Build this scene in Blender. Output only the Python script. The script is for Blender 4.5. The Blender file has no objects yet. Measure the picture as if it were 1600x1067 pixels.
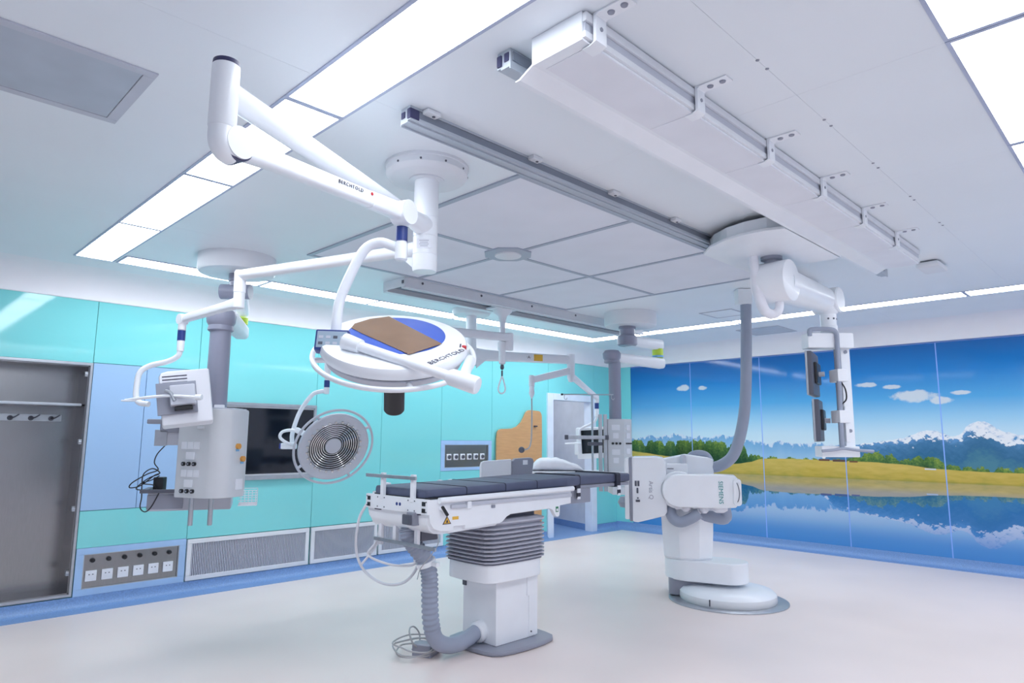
import bpy, bmesh, math, random
from mathutils import Vector as V, Matrix
random.seed(7)
R = math.radians
scene = bpy.context.scene
COL = scene.collection

# ---------------------------------------------------------------- camera
cam_data = bpy.data.cameras.new('camera')
cam = bpy.data.objects.new('camera', cam_data)
COL.objects.link(cam)
cam_data.sensor_width = 36.0
cam_data.lens = 36.0 * 1044.33 / 1600.0
cam_data.clip_start = 0.05
yaw, pitch, roll = R(44.991), R(8.236), R(0.3604)
fw = V((math.cos(yaw) * math.cos(pitch), math.sin(yaw) * math.cos(pitch), math.sin(pitch)))
rt = fw.cross(V((0, 0, 1))).normalized()
up = rt.cross(fw)
rt2 = math.cos(roll) * rt + math.sin(roll) * up
up2 = -math.sin(roll) * rt + math.cos(roll) * up
m = Matrix((rt2, up2, -fw)).transposed().to_4x4()
m.translation = V((0, 0, 1.475))
cam.matrix_world = m
scene.camera = cam

# ---------------------------------------------------------------- world, exposure (all light comes from the ceiling panels)
world = bpy.data.worlds.new('world')
scene.world = world
world.use_nodes = True
world.node_tree.nodes['Background'].inputs[0].default_value = (0.8, 0.87, 1.0, 1)
world.node_tree.nodes['Background'].inputs[1].default_value = 0.3
scene.view_settings.view_transform = 'Standard'
scene.view_settings.look = 'None'
scene.view_settings.gamma = 1.0
scene.view_settings.use_curve_mapping = False
scene.view_settings.exposure = 0.43
PANEL_STRENGTH = 9.0
scene.cycles.max_bounces = 8
scene.cycles.adaptive_threshold = 0.03
scene.cycles.diffuse_bounces = 6
scene.cycles.caustics_reflective = False
scene.cycles.caustics_refractive = False
scene.cycles.use_denoising = True
scene.cycles.use_light_tree = False
scene.cycles.sample_clamp_indirect = 6.0

HC = 2.94      # ceiling
W = 6.90       # back wall (teal glass)
XM = 9.42      # right wall (mural)
X0, Y0 = -1.2, -1.0
WT = 2.69      # top of the wall panels

# ---------------------------------------------------------------- materials
def lin(c):
    if isinstance(c, str):
        c = [int(c[i:i + 2], 16) / 255 for i in (0, 2, 4)]
    return [x / 12.92 if x <= 0.04045 else ((x + 0.055) / 1.055) ** 2.4 for x in c]

def mat(name, col, rough=0.4, metal=0.0, var=0.04, scale=6.0, bump=0.0, coat=0.0, emit=0.0, emit_col=None, spec=0.5, stretch=None):
    mt = bpy.data.materials.new(name)
    mt.use_nodes = True
    nt = mt.node_tree
    b = nt.nodes['Principled BSDF']
    c = lin(col)
    tc = nt.nodes.new('ShaderNodeTexCoord')
    mp = nt.nodes.new('ShaderNodeMapping')
    if stretch: mp.inputs['Scale'].default_value = stretch
    nz = nt.nodes.new('ShaderNodeTexNoise')
    nz.inputs['Scale'].default_value = scale
    nz.inputs['Detail'].default_value = 1.5
    rp = nt.nodes.new('ShaderNodeValToRGB')
    rp.color_ramp.elements[0].position = 0.3
    rp.color_ramp.elements[1].position = 0.7
    rp.color_ramp.elements[0].color = [max(0, x * (1 - var)) for x in c] + [1]
    rp.color_ramp.elements[1].color = [min(1, x * (1 + var)) for x in c] + [1]
    nt.links.new(tc.outputs['Object'], mp.inputs['Vector'])
    nt.links.new(mp.outputs['Vector'], nz.inputs['Vector'])
    nt.links.new(nz.outputs['Fac'], rp.inputs['Fac'])
    nt.links.new(rp.outputs['Color'], b.inputs['Base Color'])
    b.inputs['Roughness'].default_value = rough
    b.inputs['Metallic'].default_value = metal
    b.inputs['Specular IOR Level'].default_value = spec
    b.inputs['Coat Weight'].default_value = coat
    b.inputs['Coat Roughness'].default_value = 0.03
    if bump:
        bp = nt.nodes.new('ShaderNodeBump')
        bp.inputs['Strength'].default_value = bump
        bp.inputs['Distance'].default_value = 0.01
        nt.links.new(nz.outputs['Fac'], bp.inputs['Height'])
        nt.links.new(bp.outputs['Normal'], b.inputs['Normal'])
    if emit:
        b.inputs['Emission Color'].default_value = list(emit_col or c) + [1]
        b.inputs['Emission Strength'].default_value = emit
    return mt

M = {}
M['ceiling'] = mat('ceiling paint', 'EBF1F7', 0.38, var=0.015, scale=1.5)
M['cove'] = mat('cove paint', 'F2F1F6', 0.5, var=0.01)
M['lam'] = mat('laminar gauze', 'E6E9F3', 0.7, var=0.02, scale=3)
M['lamframe'] = mat('laminar frame', 'A9B2C2', 0.4, var=0.02)
M['floor'] = mat('cream vinyl', 'EEE0DC', 0.33, var=0.035, scale=1.2, spec=0.4)
M['wall'] = mat('wall backing', 'B9C6DA', 0.6)
M['teal'] = mat('teal glass', '83D9DC', 0.06, var=0.012, scale=0.8, spec=0.5)
M['bluepanel'] = mat('pale blue glass', '9EC0E6', 0.25, var=0.02, scale=1)
M['bluetrim'] = mat('light blue trim', 'A4C6EE', 0.4)
M['doortrim'] = mat('pale door frame', 'DDE7F6', 0.4)
M['console'] = mat('console sheet metal', 'D3D7DD', 0.4, var=0.02)
M['teal_dark'] = mat('panel joint', '3E8F92', 0.6)
M['baseboard'] = mat('speckled blue vinyl', '7A9DCE', 0.4, var=0.12, scale=90)
M['seam'] = mat('mural joint', '86AEF2', 0.4)
M['white'] = mat('white enamel', 'F0F4FA', 0.3, var=0.015, coat=0.15)
M['white2'] = mat('white plastic', 'E8EAF2', 0.4, var=0.02)
M['offwhite'] = mat('off white sheet metal', 'E2E5EB', 0.4, var=0.02)
M['cloth'] = mat('white plastic film', 'EDEEF6', 0.45, var=0.03, scale=14, bump=0.5)
M['lgrey'] = mat('light grey paint', 'C2C6D2', 0.4, var=0.02)
M['grey'] = mat('grey paint', '9397A6', 0.38, var=0.03)
M['colgrey'] = mat('pendant grey paint', '9093A6', 0.35, var=0.02)
M['dgrey'] = mat('dark grey plastic', '585C6A', 0.45, var=0.04)
M['hose'] = mat('grey hose rubber', '9AA3B6', 0.45, var=0.03)
M['pad'] = mat('charcoal mattress', '545B75', 0.55, var=0.06, scale=9, bump=0.08)
M['strap'] = mat('black strap', '26283A', 0.6)
M['black'] = mat('black plastic', '1E2026', 0.4)
M['navy'] = mat('navy collar', '2A3F86', 0.35)
M['navy2'] = mat('navy cap', '33355C', 0.4)
M['blue'] = mat('blue lacquer', '4565C4', 0.3, var=0.03)
M['film'] = mat('brown protective film', '86684E', 0.25, var=0.08, scale=7, coat=0.4)
M['steel'] = mat('brushed steel', 'A9ABB0', 0.32, 1.0, var=0.08, scale=30, stretch=(1, 1, 12))
M['steel2'] = mat('satin steel', 'B7BCC4', 0.36, 0.85, var=0.05, scale=20)
M['cabsteel'] = mat('cabinet steel', '98989B', 0.24, 1.0, var=0.04, scale=40, stretch=(6, 1, .3))
M['alu'] = mat('aluminium extrusion', 'BCC4CE', 0.4, 0.25, var=0.03)
M['aludark'] = mat('rail shadow gap', '868E9C', 0.5, 0.3)
M['mirror'] = mat('polished reflector', 'D8D8DA', 0.12, 1.0, var=0.05, scale=20)
M['screen'] = mat('dark display glass', '0E1420', 0.07, var=0.1, spec=0.6)
M['bellows'] = mat('bellows rubber', 'B9BBC8', 0.5, var=0.05)
M['bellowsdark'] = mat('bellows base', '6E7282', 0.5)
M['wood'] = mat('tan board', 'C79A6C', 0.5, var=0.06, scale=5, stretch=(1, 1, 8))
M['yellow'] = mat('yellow label', 'E3B341', 0.5)
M['green'] = mat('green label', '2E7D5A', 0.5)
M['lime'] = mat('lime band', 'C4DE4A', 0.5)
M['skyband'] = mat('light blue band', '7FB4DE', 0.5)
M['red'] = mat('red dot', 'C2323A', 0.4)
M['ink'] = mat('dark ink', '3C3A50', 0.5)
M['siemens'] = mat('petrol ink', '0E8C8C', 0.4)
M['paleink'] = mat('pale grey ink', 'A7A9B8', 0.5)
M['display'] = mat('keypad film', '9FB2C4', 0.4)
M['amber'] = mat('amber socket', 'D99B4A', 0.4)
M['plate'] = mat('socket plate', 'E9ECF4', 0.4)
M['lamp'] = mat('lit diffuser', 'FFFFFF', 0.5, emit=PANEL_STRENGTH, emit_col=(0.91, 0.955, 1.0))
M['lampframe'] = mat('lamp frame', 'B4BDD6', 0.4)
M['vent'] = mat('vent panel', 'B6BFCC', 0.35)
M['grate'] = mat('filter mesh', '8A8EA0', 0.5, 0.3)
M['cable'] = mat('white cable', 'DADCE4', 0.45)
M['gcable'] = mat('grey cable', 'AFAFB2', 0.5)
M['corr'] = mat('corridor paint', 'DCDEE6', 0.5)
M['jamb'] = mat('jamb metal', '8E95A4', 0.4, 0.3)

# ---------------------------------------------------------------- mesh helpers
def basis(axis):
    a = V(axis).normalized()
    h = V((0, 0, 1)) if abs(a.z) < 0.95 else V((1, 0, 0))
    u = h.cross(a).normalized()
    return u, a.cross(u).normalized(), a

def arc(cx, cy, rx, ry, a0, a1, n):
    return [(cx + rx * math.cos(R(a0 + (a1 - a0) * i / n)), cy + ry * math.sin(R(a0 + (a1 - a0) * i / n))) for i in range(n + 1)]

def rrect(x0, y0, x1, y1, r, n=5):
    return arc(x1 - r, y0 + r, r, r, -90, 0, n) + arc(x1 - r, y1 - r, r, r, 0, 90, n) + arc(x0 + r, y1 - r, r, r, 90, 180, n) + arc(x0 + r, y0 + r, r, r, 180, 270, n)

def bulge(x0, y0, x1, y1, b, r=0.04, n=6):
    """rectangle whose four sides bow outwards by b, with softened corners"""
    cx, cy, hx, hy = (x0 + x1) / 2, (y0 + y1) / 2, (x1 - x0) / 2, (y1 - y0) / 2
    pts = []
    for k, (ax, ay, bx, by) in enumerate(((1, -1, 1, 1), (1, 1, -1, 1), (-1, 1, -1, -1), (-1, -1, 1, -1))):
        for i in range(n):
            t = (i + 0.5) / n
            x, y = ax + (bx - ax) * t, ay + (by - ay) * t
            o = b * (1 - (2 * t - 1) ** 2)
            e = r * (max(0, abs(2 * t - 1) - 0.7) / 0.3) ** 2 * 0.6
            nx, ny = ((1, 0), (0, 1), (-1, 0), (0, -1))[k]
            pts.append((cx + x * hx + nx * (o - e), cy + y * hy + ny * (o - e)))
    return pts

def spline(pts, sub=6):
    pts = [V(p) for p in pts]
    if sub <= 1 or len(pts) < 3: return pts
    out = []
    P = [pts[0] * 2 - pts[1]] + pts + [pts[-1] * 2 - pts[-2]]
    for i in range(1, len(P) - 2):
        a, b, c, d = P[i - 1:i + 3]
        for k in range(sub):
            t = k / sub
            out.append(0.5 * ((2 * b) + (c - a) * t + (2 * a - 5 * b + 4 * c - d) * t * t + (3 * b - a - 3 * c + d) * t ** 3))
    out.append(pts[-1])
    return out

class MB:
    def __init__(s):
        s.v, s.f, s.bev = [], [], False
    def add(s, vs, fs):
        o = len(s.v)
        s.v += [V(v) for v in vs]
        s.f += [[i + o for i in f] for f in fs]
        return s
    def _bm(s, bm):
        bm.verts.ensure_lookup_table()
        for i, v in enumerate(bm.verts): v.index = i
        s.add([v.co.copy() for v in bm.verts], [[v.index for v in f.verts] for f in bm.faces])
        bm.free()
        return s
    def box(s, c, size, bev=0.0, rot=None, seg=2):
        bm = bmesh.new()
        bmesh.ops.create_cube(bm, size=1.0)
        bmesh.ops.scale(bm, vec=size, verts=bm.verts)
        if bev:
            s.bev = True
            bmesh.ops.bevel(bm, geom=list(bm.edges), offset=min(bev, min(size) * 0.49), segments=seg, affect='EDGES', profile=0.5)
        if rot is not None:
            bmesh.ops.transform(bm, matrix=rot.to_4x4(), verts=bm.verts)
        bmesh.ops.translate(bm, vec=c, verts=bm.verts)
        return s._bm(bm)
    def bx(s, x0, x1, y0, y1, z0, z1, bev=0.0):
        return s.box(((x0 + x1) / 2, (y0 + y1) / 2, (z0 + z1) / 2), (abs(x1 - x0), abs(y1 - y0), abs(z1 - z0)), bev)
    def cyl(s, p0, p1, r0, r1=None, n=24):
        r1 = r0 if r1 is None else r1
        p0, p1 = V(p0), V(p1)
        u, w, a = basis(p1 - p0)
        vs, fs = [], []
        for p, r in ((p0, r0), (p1, r1)):
            for i in range(n):
                t = 2 * math.pi * i / n
                vs.append(p + u * (r * math.cos(t)) + w * (r * math.sin(t)))
        for i in range(n):
            j = (i + 1) % n
            fs.append([i, j, n + j, n + i])
        fs.append(list(range(n))[::-1])
        fs.append(list(range(n, 2 * n)))
        return s.add(vs, fs)
    def lathe(s, prof, o=(0, 0, 0), axis=(0, 0, 1), n=32):
        o = V(o)
        u, w, a = basis(axis)
        vs, fs, rings = [], [], []
        for r, z in prof:
            if r < 1e-6:
                rings.append([len(vs)]); vs.append(o + a * z)
            else:
                rings.append(list(range(len(vs), len(vs) + n)))
                for i in range(n):
                    t = 2 * math.pi * i / n
                    vs.append(o + a * z + u * (r * math.cos(t)) + w * (r * math.sin(t)))
        for k in range(len(rings) - 1):
            A, B = rings[k], rings[k + 1]
            for i in range(n):
                j = (i + 1) % n
                if len(A) == 1 and len(B) == 1: continue
                if len(A) == 1: fs.append([A[0], B[j], B[i]])
                elif len(B) == 1: fs.append([A[i], A[j], B[0]])
                else: fs.append([A[i], A[j], B[j], B[i]])
        if len(rings[0]) > 1: fs.append(rings[0][::-1])
        if len(rings[-1]) > 1: fs.append(rings[-1])
        return s.add(vs, fs)
    def tube(s, pts, r, n=10, sub=6, closed=False):
        P = spline(pts, sub)
        if closed: P = P[:-1]
        m_ = len(P)
        rr = r if isinstance(r, (list, tuple)) else [r] * m_
        if len(rr) != m_:
            rr = [rr[min(len(rr) - 1, int(i * (len(rr) - 1) / max(1, m_ - 1)))] + 0 for i in range(m_)]
        vs, fs = [], []
        prev = None
        for i, p in enumerate(P):
            a = P[(i + 1) % m_] if (closed or i < m_ - 1) else p
            b = P[i - 1] if (closed or i > 0) else p
            t = (a - b).normalized()
            if prev is None:
                u, w, _ = basis(t)
            else:
                u = (prev - t * prev.dot(t)).normalized()
                w = t.cross(u)
            prev = u
            for k in range(n):
                q = 2 * math.pi * k / n
                vs.append(p + u * (rr[i] * math.cos(q)) + w * (rr[i] * math.sin(q)))
        for i in range(m_ if closed else m_ - 1):
            A, B = i * n, ((i + 1) % m_) * n
            for k in range(n):
                l = (k + 1) % n
                fs.append([A + k, A + l, B + l, B + k])
        if not closed:
            fs.append(list(range(n))[::-1])
            fs.append(list(range((m_ - 1) * n, m_ * n)))
        return s.add(vs, fs)
    def ring(s, o, axis, Rr, r, n=10, N=48, sx=1.0):
        u, w, a = basis(axis)
        o = V(o)
        return s.tube([o + u * (Rr * math.cos(2 * math.pi * i / N)) + w * (Rr * sx * math.sin(2 * math.pi * i / N)) for i in range(N + 1)], r, n, 1, True)
    def prism(s, poly, o, u, v, t, bev=0.0):
        """polygon in the plane (u, v) at o, extruded by t along u x v"""
        o, u, v = V(o), V(u).normalized(), V(v).normalized()
        w = u.cross(v)
        bm = bmesh.new()
        a = [bm.verts.new(o + u * x + v * y) for x, y in poly]
        b = [bm.verts.new(o + u * x + v * y + w * t) for x, y in poly]
        n = len(poly)
        bm.faces.new(a[::-1]); bm.faces.new(b)
        for i in range(n):
            bm.faces.new((a[i], a[(i + 1) % n], b[(i + 1) % n], b[i]))
        bmesh.ops.recalc_face_normals(bm, faces=bm.faces)
        if bev:
            s.bev = True
            es = [e for e in bm.edges if len(e.link_faces) == 2 and e.calc_face_angle(0) > R(50)]
            bmesh.ops.bevel(bm, geom=es, offset=bev, segments=2, affect='EDGES', profile=0.5, clamp_overlap=True)
        return s._bm(bm)
    def loft(s, sections, cap=True):
        n = len(sections[0])
        vs = [p for q in sections for p in q]
        fs = []
        for k in range(len(sections) - 1):
            for i in range(n):
                j = (i + 1) % n
                fs.append([k * n + i, k * n + j, (k + 1) * n + j, (k + 1) * n + i])
        if cap:
            fs.append(list(range(n))[::-1])
            fs.append(list(range((len(sections) - 1) * n, len(sections) * n)))
        return s.add(vs, fs)

def link(name, me, parent=None):
    o = bpy.data.objects.new(name, me)
    COL.objects.link(o)
    if parent is not None: o.parent = parent
    return o

def root_matrix(o):
    while o.parent is not None: o = o.parent
    return Matrix.Translation(o.location) @ Matrix.Rotation(o.rotation_euler.z, 4, 'Z')

def obj(name, mb, mt, parent=None, world=False, sharp=38):
    """one mesh object; world=True: the builder holds world coordinates"""
    vs = mb.v
    if world and parent is not None:
        inv = root_matrix(parent).inverted()
        vs = [inv @ v for v in vs]
    me = bpy.data.meshes.new(name)
    me.from_pydata([tuple(v) for v in vs], [], mb.f)
    me.update()
    bm = bmesh.new(); bm.from_mesh(me)
    bmesh.ops.recalc_face_normals(bm, faces=bm.faces)
    bm.to_mesh(me); bm.free()
    me.shade_smooth()
    me.set_sharp_from_angle(angle=R(sharp))
    me.materials.append(M[mt] if isinstance(mt, str) else mt)
    o = link(name, me, parent)
    if mb.bev:
        o.modifiers.new('weighted normals', 'WEIGHTED_NORMAL').keep_sharp = True
    return o

def tag(o, label, cat, group=None, kind=None):
    if label: o['label'] = label
    if cat: o['category'] = cat
    if group: o['group'] = group
    if kind: o['kind'] = kind
    return o

def thing(name, label, cat, loc=(0, 0, 0), rz=0.0, group=None):
    o = bpy.data.objects.new(name, None)
    COL.objects.link(o)
    o.empty_display_size = 0.1
    o.location = loc
    o.rotation_euler = (0, 0, rz)
    return tag(o, label, cat, group)

def struct(name, mb, mt, label=None, parent=None):
    o = obj(name, mb, mt, parent)
    if parent is None:
        o['kind'] = 'structure'
        if label: o['label'] = label
    return o

def copy_tree(o, parent=None):
    c = o.copy()
    COL.objects.link(c)
    c.parent = parent
    for ch in [x for x in bpy.data.objects if x.parent == o]:
        copy_tree(ch, c)
    return c

def text(name, body, size, o, u, v, mt, parent, world=False, align='CENTER', depth=0.0008, space=1.0):
    """flat lettering in the plane (u right, v up), centred on o"""
    cu = bpy.data.curves.new(name, 'FONT')
    cu.body = body
    cu.size = size
    cu.align_x = align
    cu.align_y = 'CENTER'
    cu.extrude = depth
    cu.space_character = space
    cu.resolution_u = 3
    tmp = bpy.data.objects.new(name, cu)
    COL.objects.link(tmp)
    bpy.context.view_layer.update()
    me = bpy.data.meshes.new_from_object(tmp.evaluated_get(bpy.context.evaluated_depsgraph_get()))
    bpy.data.objects.remove(tmp)
    u, v, o = V(u).normalized(), V(v).normalized(), V(o)
    w = u.cross(v)
    mt4 = Matrix((u, v, w)).transposed().to_4x4()
    mt4.translation = o
    if world: mt4 = root_matrix(parent).inverted() @ mt4
    me.transform(mt4)
    me.materials.clear()
    me.materials.append(M[mt])
    return link(name, me, parent)

CR = R(-45)   # yaw whose local x runs parallel to the picture and local y away from the viewer

# ================================================================ the room
floor = struct('floor', MB().bx(X0, XM, Y0, W, -0.05, 0.0), 'floor', 'cream vinyl floor of the operating room')

ceiling = struct('ceiling', MB().bx(X0, XM, Y0, W, HC + 0.012, HC + 0.08), 'ceiling', 'white panelled ceiling')
xs = [X0 + 0.03 + i * 1.31 for i in range(9)]
ys = [-0.97, 1.04, 2.38, 4.92, 6.87]
for j in range(len(ys) - 1):
    for i in range(8):
        obj('ceiling_panel', MB().bx(xs[i] + 0.0006, xs[i + 1] - 0.0006, ys[j] + 0.0006, ys[j + 1] - 0.0006, HC, HC + 0.012), 'ceiling', ceiling)

# cove between ceiling and wall panels
def cove(name, p0, p1, inward):
    """quarter-round white cove from the wall top up to the ceiling"""
    mb = MB()
    p0, p1, n = V(p0), V(p1), V(inward)
    prof = [(0.004, WT - 0.006), (0.012, WT), (0.012, WT + 0.012)] + [(0.25 - 0.238 * math.cos(R(a)), WT + 0.012 + 0.238 * math.sin(R(a))) for a in range(6, 91, 7)] + [(0.25, HC + 0.011), (0.0, HC + 0.011)]
    mb.loft([[V((p.x, p.y, 0)) + n * d + V((0, 0, z)) for d, z in prof] for p in (p0, p1)])
    return struct(name, mb, 'cove')
cove('trim_1', (X0, W, 0), (XM, W, 0), (0, -1, 0))['label'] = 'white coved ceiling edge above the teal wall'
cove('trim_2', (XM, W, 0), (XM, Y0, 0), (-1, 0, 0))['label'] = 'white coved ceiling edge above the landscape mural'

# --- back wall with recess for the cabinet and an open doorway
CX0, CX1, CZ0, CZ1 = -0.25, 1.555, 0.125, 2.10       # cabinet recess
DX0, DX1, DZ = 7.79, 8.72, 2.07                       # doorway
wb = MB()
wb.bx(X0, CX0, W + 0.02, W + 0.1, 0, HC)
wb.bx(CX0, CX1, W + 0.02, W + 0.1, CZ1, HC).bx(CX0, CX1, W + 0.02, W + 0.1, 0, CZ0)
wb.bx(CX1, DX0 - .06, W + 0.02, W + 0.1, 0, HC).bx(DX0 - .06, DX1 + .06, W + 0.02, W + 0.1, DZ + .05, HC).bx(DX1 + .06, XM + 0.1, W + 0.02, W + 0.1, 0, HC)
wall_back = struct('wall_back', wb, 'teal_dark', 'teal glass panelled wall with cabinet recess, grilles and doorway')
G = 0.0025
def wpanel(x0, x1, z0, z1, mt='teal', name='glass_panel'):
    return obj(name, MB().bx(x0 + G, x1 - G, W, W + 0.02, z0 + G, z1 - G), mt, wall_back)
for x0, x1 in ((X0, -0.25), (-0.25, 1.57)): wpanel(x0, x1, CZ1 + 0.02, WT)
wpanel(X0, CX0 - 0.015, 0.1, CZ1 + 0.02)
wpanel(1.57, 2.49, 2.125, WT)
wpanel(1.575, 2.02, 0.82, 2.125, 'bluepanel', 'blue_panel')
wpanel(2.02, 2.49, 0.82, 2.125, 'bluepanel', 'blue_panel')
wpanel(1.575, 2.49, 0.5, 0.82)
for x0, x1 in ((2.49, 3.79), (3.79, 4.67), (4.67, 5.6)): wpanel(x0, x1, 0.495, WT)
wpanel(5.6, 6.51, 1.44, WT); wpanel(5.6, 6.51, 0.1, 1.045)
wpanel(6.51, 7.7, 0.1, WT); wpanel(7.7, 8.84, 2.17, WT); wpanel(8.84, XM, 0.1, WT)

# --- right wall: teal strip and printed landscape mural panels
def mural_material():
    mt = bpy.data.materials.new('printed landscape')
    mt.use_nodes = True
    nt = mt.node_tree
    L = nt.links.new
    b = nt.nodes['Principled BSDF']
    def val(x, sock):
        if isinstance(x, (int, float)): sock.default_value = x
        else: L(x, sock)
    def ma(op, a, b_=0.0, c=0.0, clamp=False):
        n = nt.nodes.new('ShaderNodeMath'); n.operation = op; n.use_clamp = clamp
        val(a, n.inputs[0]); val(b_, n.inputs[1]); val(c, n.inputs[2])
        return n.outputs[0]
    def step(x, lo, hi):
        n = nt.nodes.new('ShaderNodeMapRange'); n.interpolation_type = 'SMOOTHSTEP'
        val(x, n.inputs[0]); n.inputs[1].default_value = lo; n.inputs[2].default_value = hi
        return n.outputs[0]
    def mix(f, a, b_):
        n = nt.nodes.new('ShaderNodeMix'); n.data_type = 'RGBA'
        val(f, n.inputs[0])
        for x, i in ((a, 6), (b_, 7)):
            if isinstance(x, str): n.inputs[i].default_value = lin(x) + [1]
            else: L(x, n.inputs[i])
        return n.outputs[2]
    def ramp(f, stops):
        n = nt.nodes.new('ShaderNodeValToRGB')
        e = n.color_ramp.elements
        while len(e) < len(stops): e.new(0.5)
        for i, (p, c) in enumerate(stops):
            e[i].position = p; e[i].color = lin(c) + [1]
        L(f, n.inputs[0])
        return n.outputs[0]
    def curve(x, pts, lo, hi):
        n = nt.nodes.new('ShaderNodeFloatCurve')
        c = n.mapping.curves[0]
        pts = [(p / 7.6, (q - lo) / (hi - lo)) for p, q in pts]
        c.points[0].location = pts[0]; c.points[1].location = pts[-1]
        for p in pts[1:-1]: c.points.new(*p)
        n.mapping.update()
        val(x, n.inputs[1])
        return ma('MULTIPLY_ADD', n.outputs[0], hi - lo, lo)
    geo = nt.nodes.new('ShaderNodeNewGeometry')
    sep = nt.nodes.new('ShaderNodeSeparateXYZ'); L(geo.outputs['Position'], sep.inputs[0])
    s = ma('SUBTRACT', 6.57, sep.outputs[1])
    z0 = sep.outputs[2]
    AX = 0.985
    refl = ma('LESS_THAN', z0, AX)
    zz = ma('ADD', ma('ABSOLUTE', ma('SUBTRACT', z0, AX)), AX)      # the lake mirrors the scene about its shore
    sn = ma('DIVIDE', s, 7.6)
    def noise(scale, detail=4, sx=1.0, sz=1.0, rough=0.55, off=0.0):
        cb = nt.nodes.new('ShaderNodeCombineXYZ')
        L(ma('MULTIPLY_ADD', s, sx, off), cb.inputs[0]); L(ma('MULTIPLY', zz, sz), cb.inputs[1])
        n = nt.nodes.new('ShaderNodeTexNoise'); n.inputs['Scale'].default_value = scale
        n.inputs['Detail'].default_value = detail; n.inputs['Roughness'].default_value = rough
        L(cb.outputs[0], n.inputs['Vector'])
        return ma('SUBTRACT', n.outputs[0], 0.5)
    # sky
    sky = ramp(ma('DIVIDE', ma('SUBTRACT', zz, 1.35), 1.35), [(0.0, 'D2E4EC'), (0.16, 'C2DEEC'), (0.30, '9CCCE8'), (0.48, '5AA9DE'), (0.72, '2B84CC'), (1.0, '1C66B0')])
    cl = noise(7, 5)
    col = sky
    for cs, cz, rx, rz in ((1.0, 2.28, .12, .055), (1.33, 2.265, .09, .035), (3.68, 2.19, .15, .035), (3.98, 2.15, .12, .032), (4.22, 2.02, .27, .085), (4.52, 1.96, .16, .05), (4.72, 2.05, .11, .03), (6.3, 2.2, .3, .07), (7.0, 1.95, .2, .05)):
        d = ma('ADD', ma('POWER', ma('DIVIDE', ma('SUBTRACT', s, cs), rx), 2), ma('POWER', ma('DIVIDE', ma('SUBTRACT', zz, cz), rz), 2))
        col = mix(ma('MULTIPLY', step(ma('MULTIPLY_ADD', cl, -2.2, d), 1.0, 0.35), 0.85), col, 'DCE0E2')
    # far pale range, then the snowy massif on the right
    rn = noise(4.5, 3, 1, 0.0, 0.5)
    r1 = ma('MULTIPLY_ADD', rn, 0.22, curve(sn, [(0, 1.50), (.5, 1.53), (.9, 1.56), (1.2, 1.51), (1.6, 1.55), (2.1, 1.47), (3.0, 1.43), (3.8, 1.42), (7.6, 1.42)], 1.3, 1.8))
    d1 = ma('SUBTRACT', r1, zz)
    c1 = ramp(ma('DIVIDE', d1, 0.3), [(0.0, '6FA3D0'), (0.4, '86B4D8'), (1.0, 'A9CCE2')])
    s1 = noise(17, 4, 1, 0.6, 0.6, 3.0)
    c1 = mix(ma('MULTIPLY', step(ma('SUBTRACT', ma('MULTIPLY_ADD', s1, 0.3, 0.035), d1), -0.01, 0.03), 0.75), c1, 'E4ECF2')
    col = mix(step(d1, 0.0, 0.01), col, c1)
    rn2 = noise(5.5, 4, 1, 0.0, 0.5, 11.0)
    r2 = ma('MULTIPLY_ADD', rn2, 0.13, curve(sn, [(0, 1.2), (2.9, 1.2), (3.2, 1.36), (3.7, 1.45), (4.1, 1.52), (4.38, 1.605), (4.62, 1.54), (4.72, 1.6), (4.88, 1.70), (5.05, 1.62), (5.28, 1.55), (5.9, 1.47), (6.5, 1.58), (7.0, 1.5), (7.6, 1.45)], 1.1, 1.8))
    d2 = ma('SUBTRACT', r2, zz)
    def streak(k, scale, off):
        cb_ = nt.nodes.new('ShaderNodeCombineXYZ')
        L(ma('ADD', ma('MULTIPLY_ADD', zz, k, off), s), cb_.inputs[0]); L(ma('MULTIPLY', zz, 0.9), cb_.inputs[1])
        n = nt.nodes.new('ShaderNodeTexNoise'); n.inputs['Scale'].default_value = scale
        n.inputs['Detail'].default_value = 4; n.inputs['Roughness'].default_value = 0.6
        L(cb_.outputs[0], n.inputs['Vector'])
        return ma('SUBTRACT', n.outputs[0], 0.5)
    n3_ = ma('ADD', streak(0.9, 13, 5.0), streak(-0.9, 11, 1.0))
    rdg = ma('ABSOLUTE', n3_)
    c2 = ramp(ma('MULTIPLY_ADD', n3_, 0.6, ma('DIVIDE', d2, 0.45)), [(0.0, '5F92C0'), (0.3, '44779F'), (0.65, '346A8E'), (1.0, '4A7F92')])
    sn_amt = curve(sn, [(0, 0), (3.4, 0.0), (3.9, .03), (4.38, .10), (4.62, .07), (4.9, .17), (5.3, .09), (5.9, .02), (6.5, .1), (7.6, .02)], 0, 0.3)
    c2 = mix(ma('MULTIPLY', step(ma('SUBTRACT', ma('SUBTRACT', ma('MULTIPLY_ADD', n3_, 0.34, sn_amt), ma('MULTIPLY', rdg, 0.10)), d2), -0.015, 0.015), 0.92), c2, ramp(ma('MULTIPLY_ADD', n3_, 1.2, 0.5), [(0.25, 'A9C0D8'), (0.5, 'EEF0F2')]))
    col = mix(step(d2, 0.0, 0.01), col, c2)
    # trees: rounded crowns
    tv = nt.nodes.new('ShaderNodeTexVoronoi'); tv.voronoi_dimensions = '1D'; tv.inputs['Scale'].default_value = 7.5
    L(s, tv.inputs['W'])
    crown = ma('SQRT', ma('MAXIMUM', ma('SUBTRACT', 1.0, ma('POWER', ma('MULTIPLY', tv.outputs['Distance'], 1.55), 2.0)), 0.0))
    tn = noise(24, 3, 1, 1.0, 0.65, 7.0)
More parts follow.
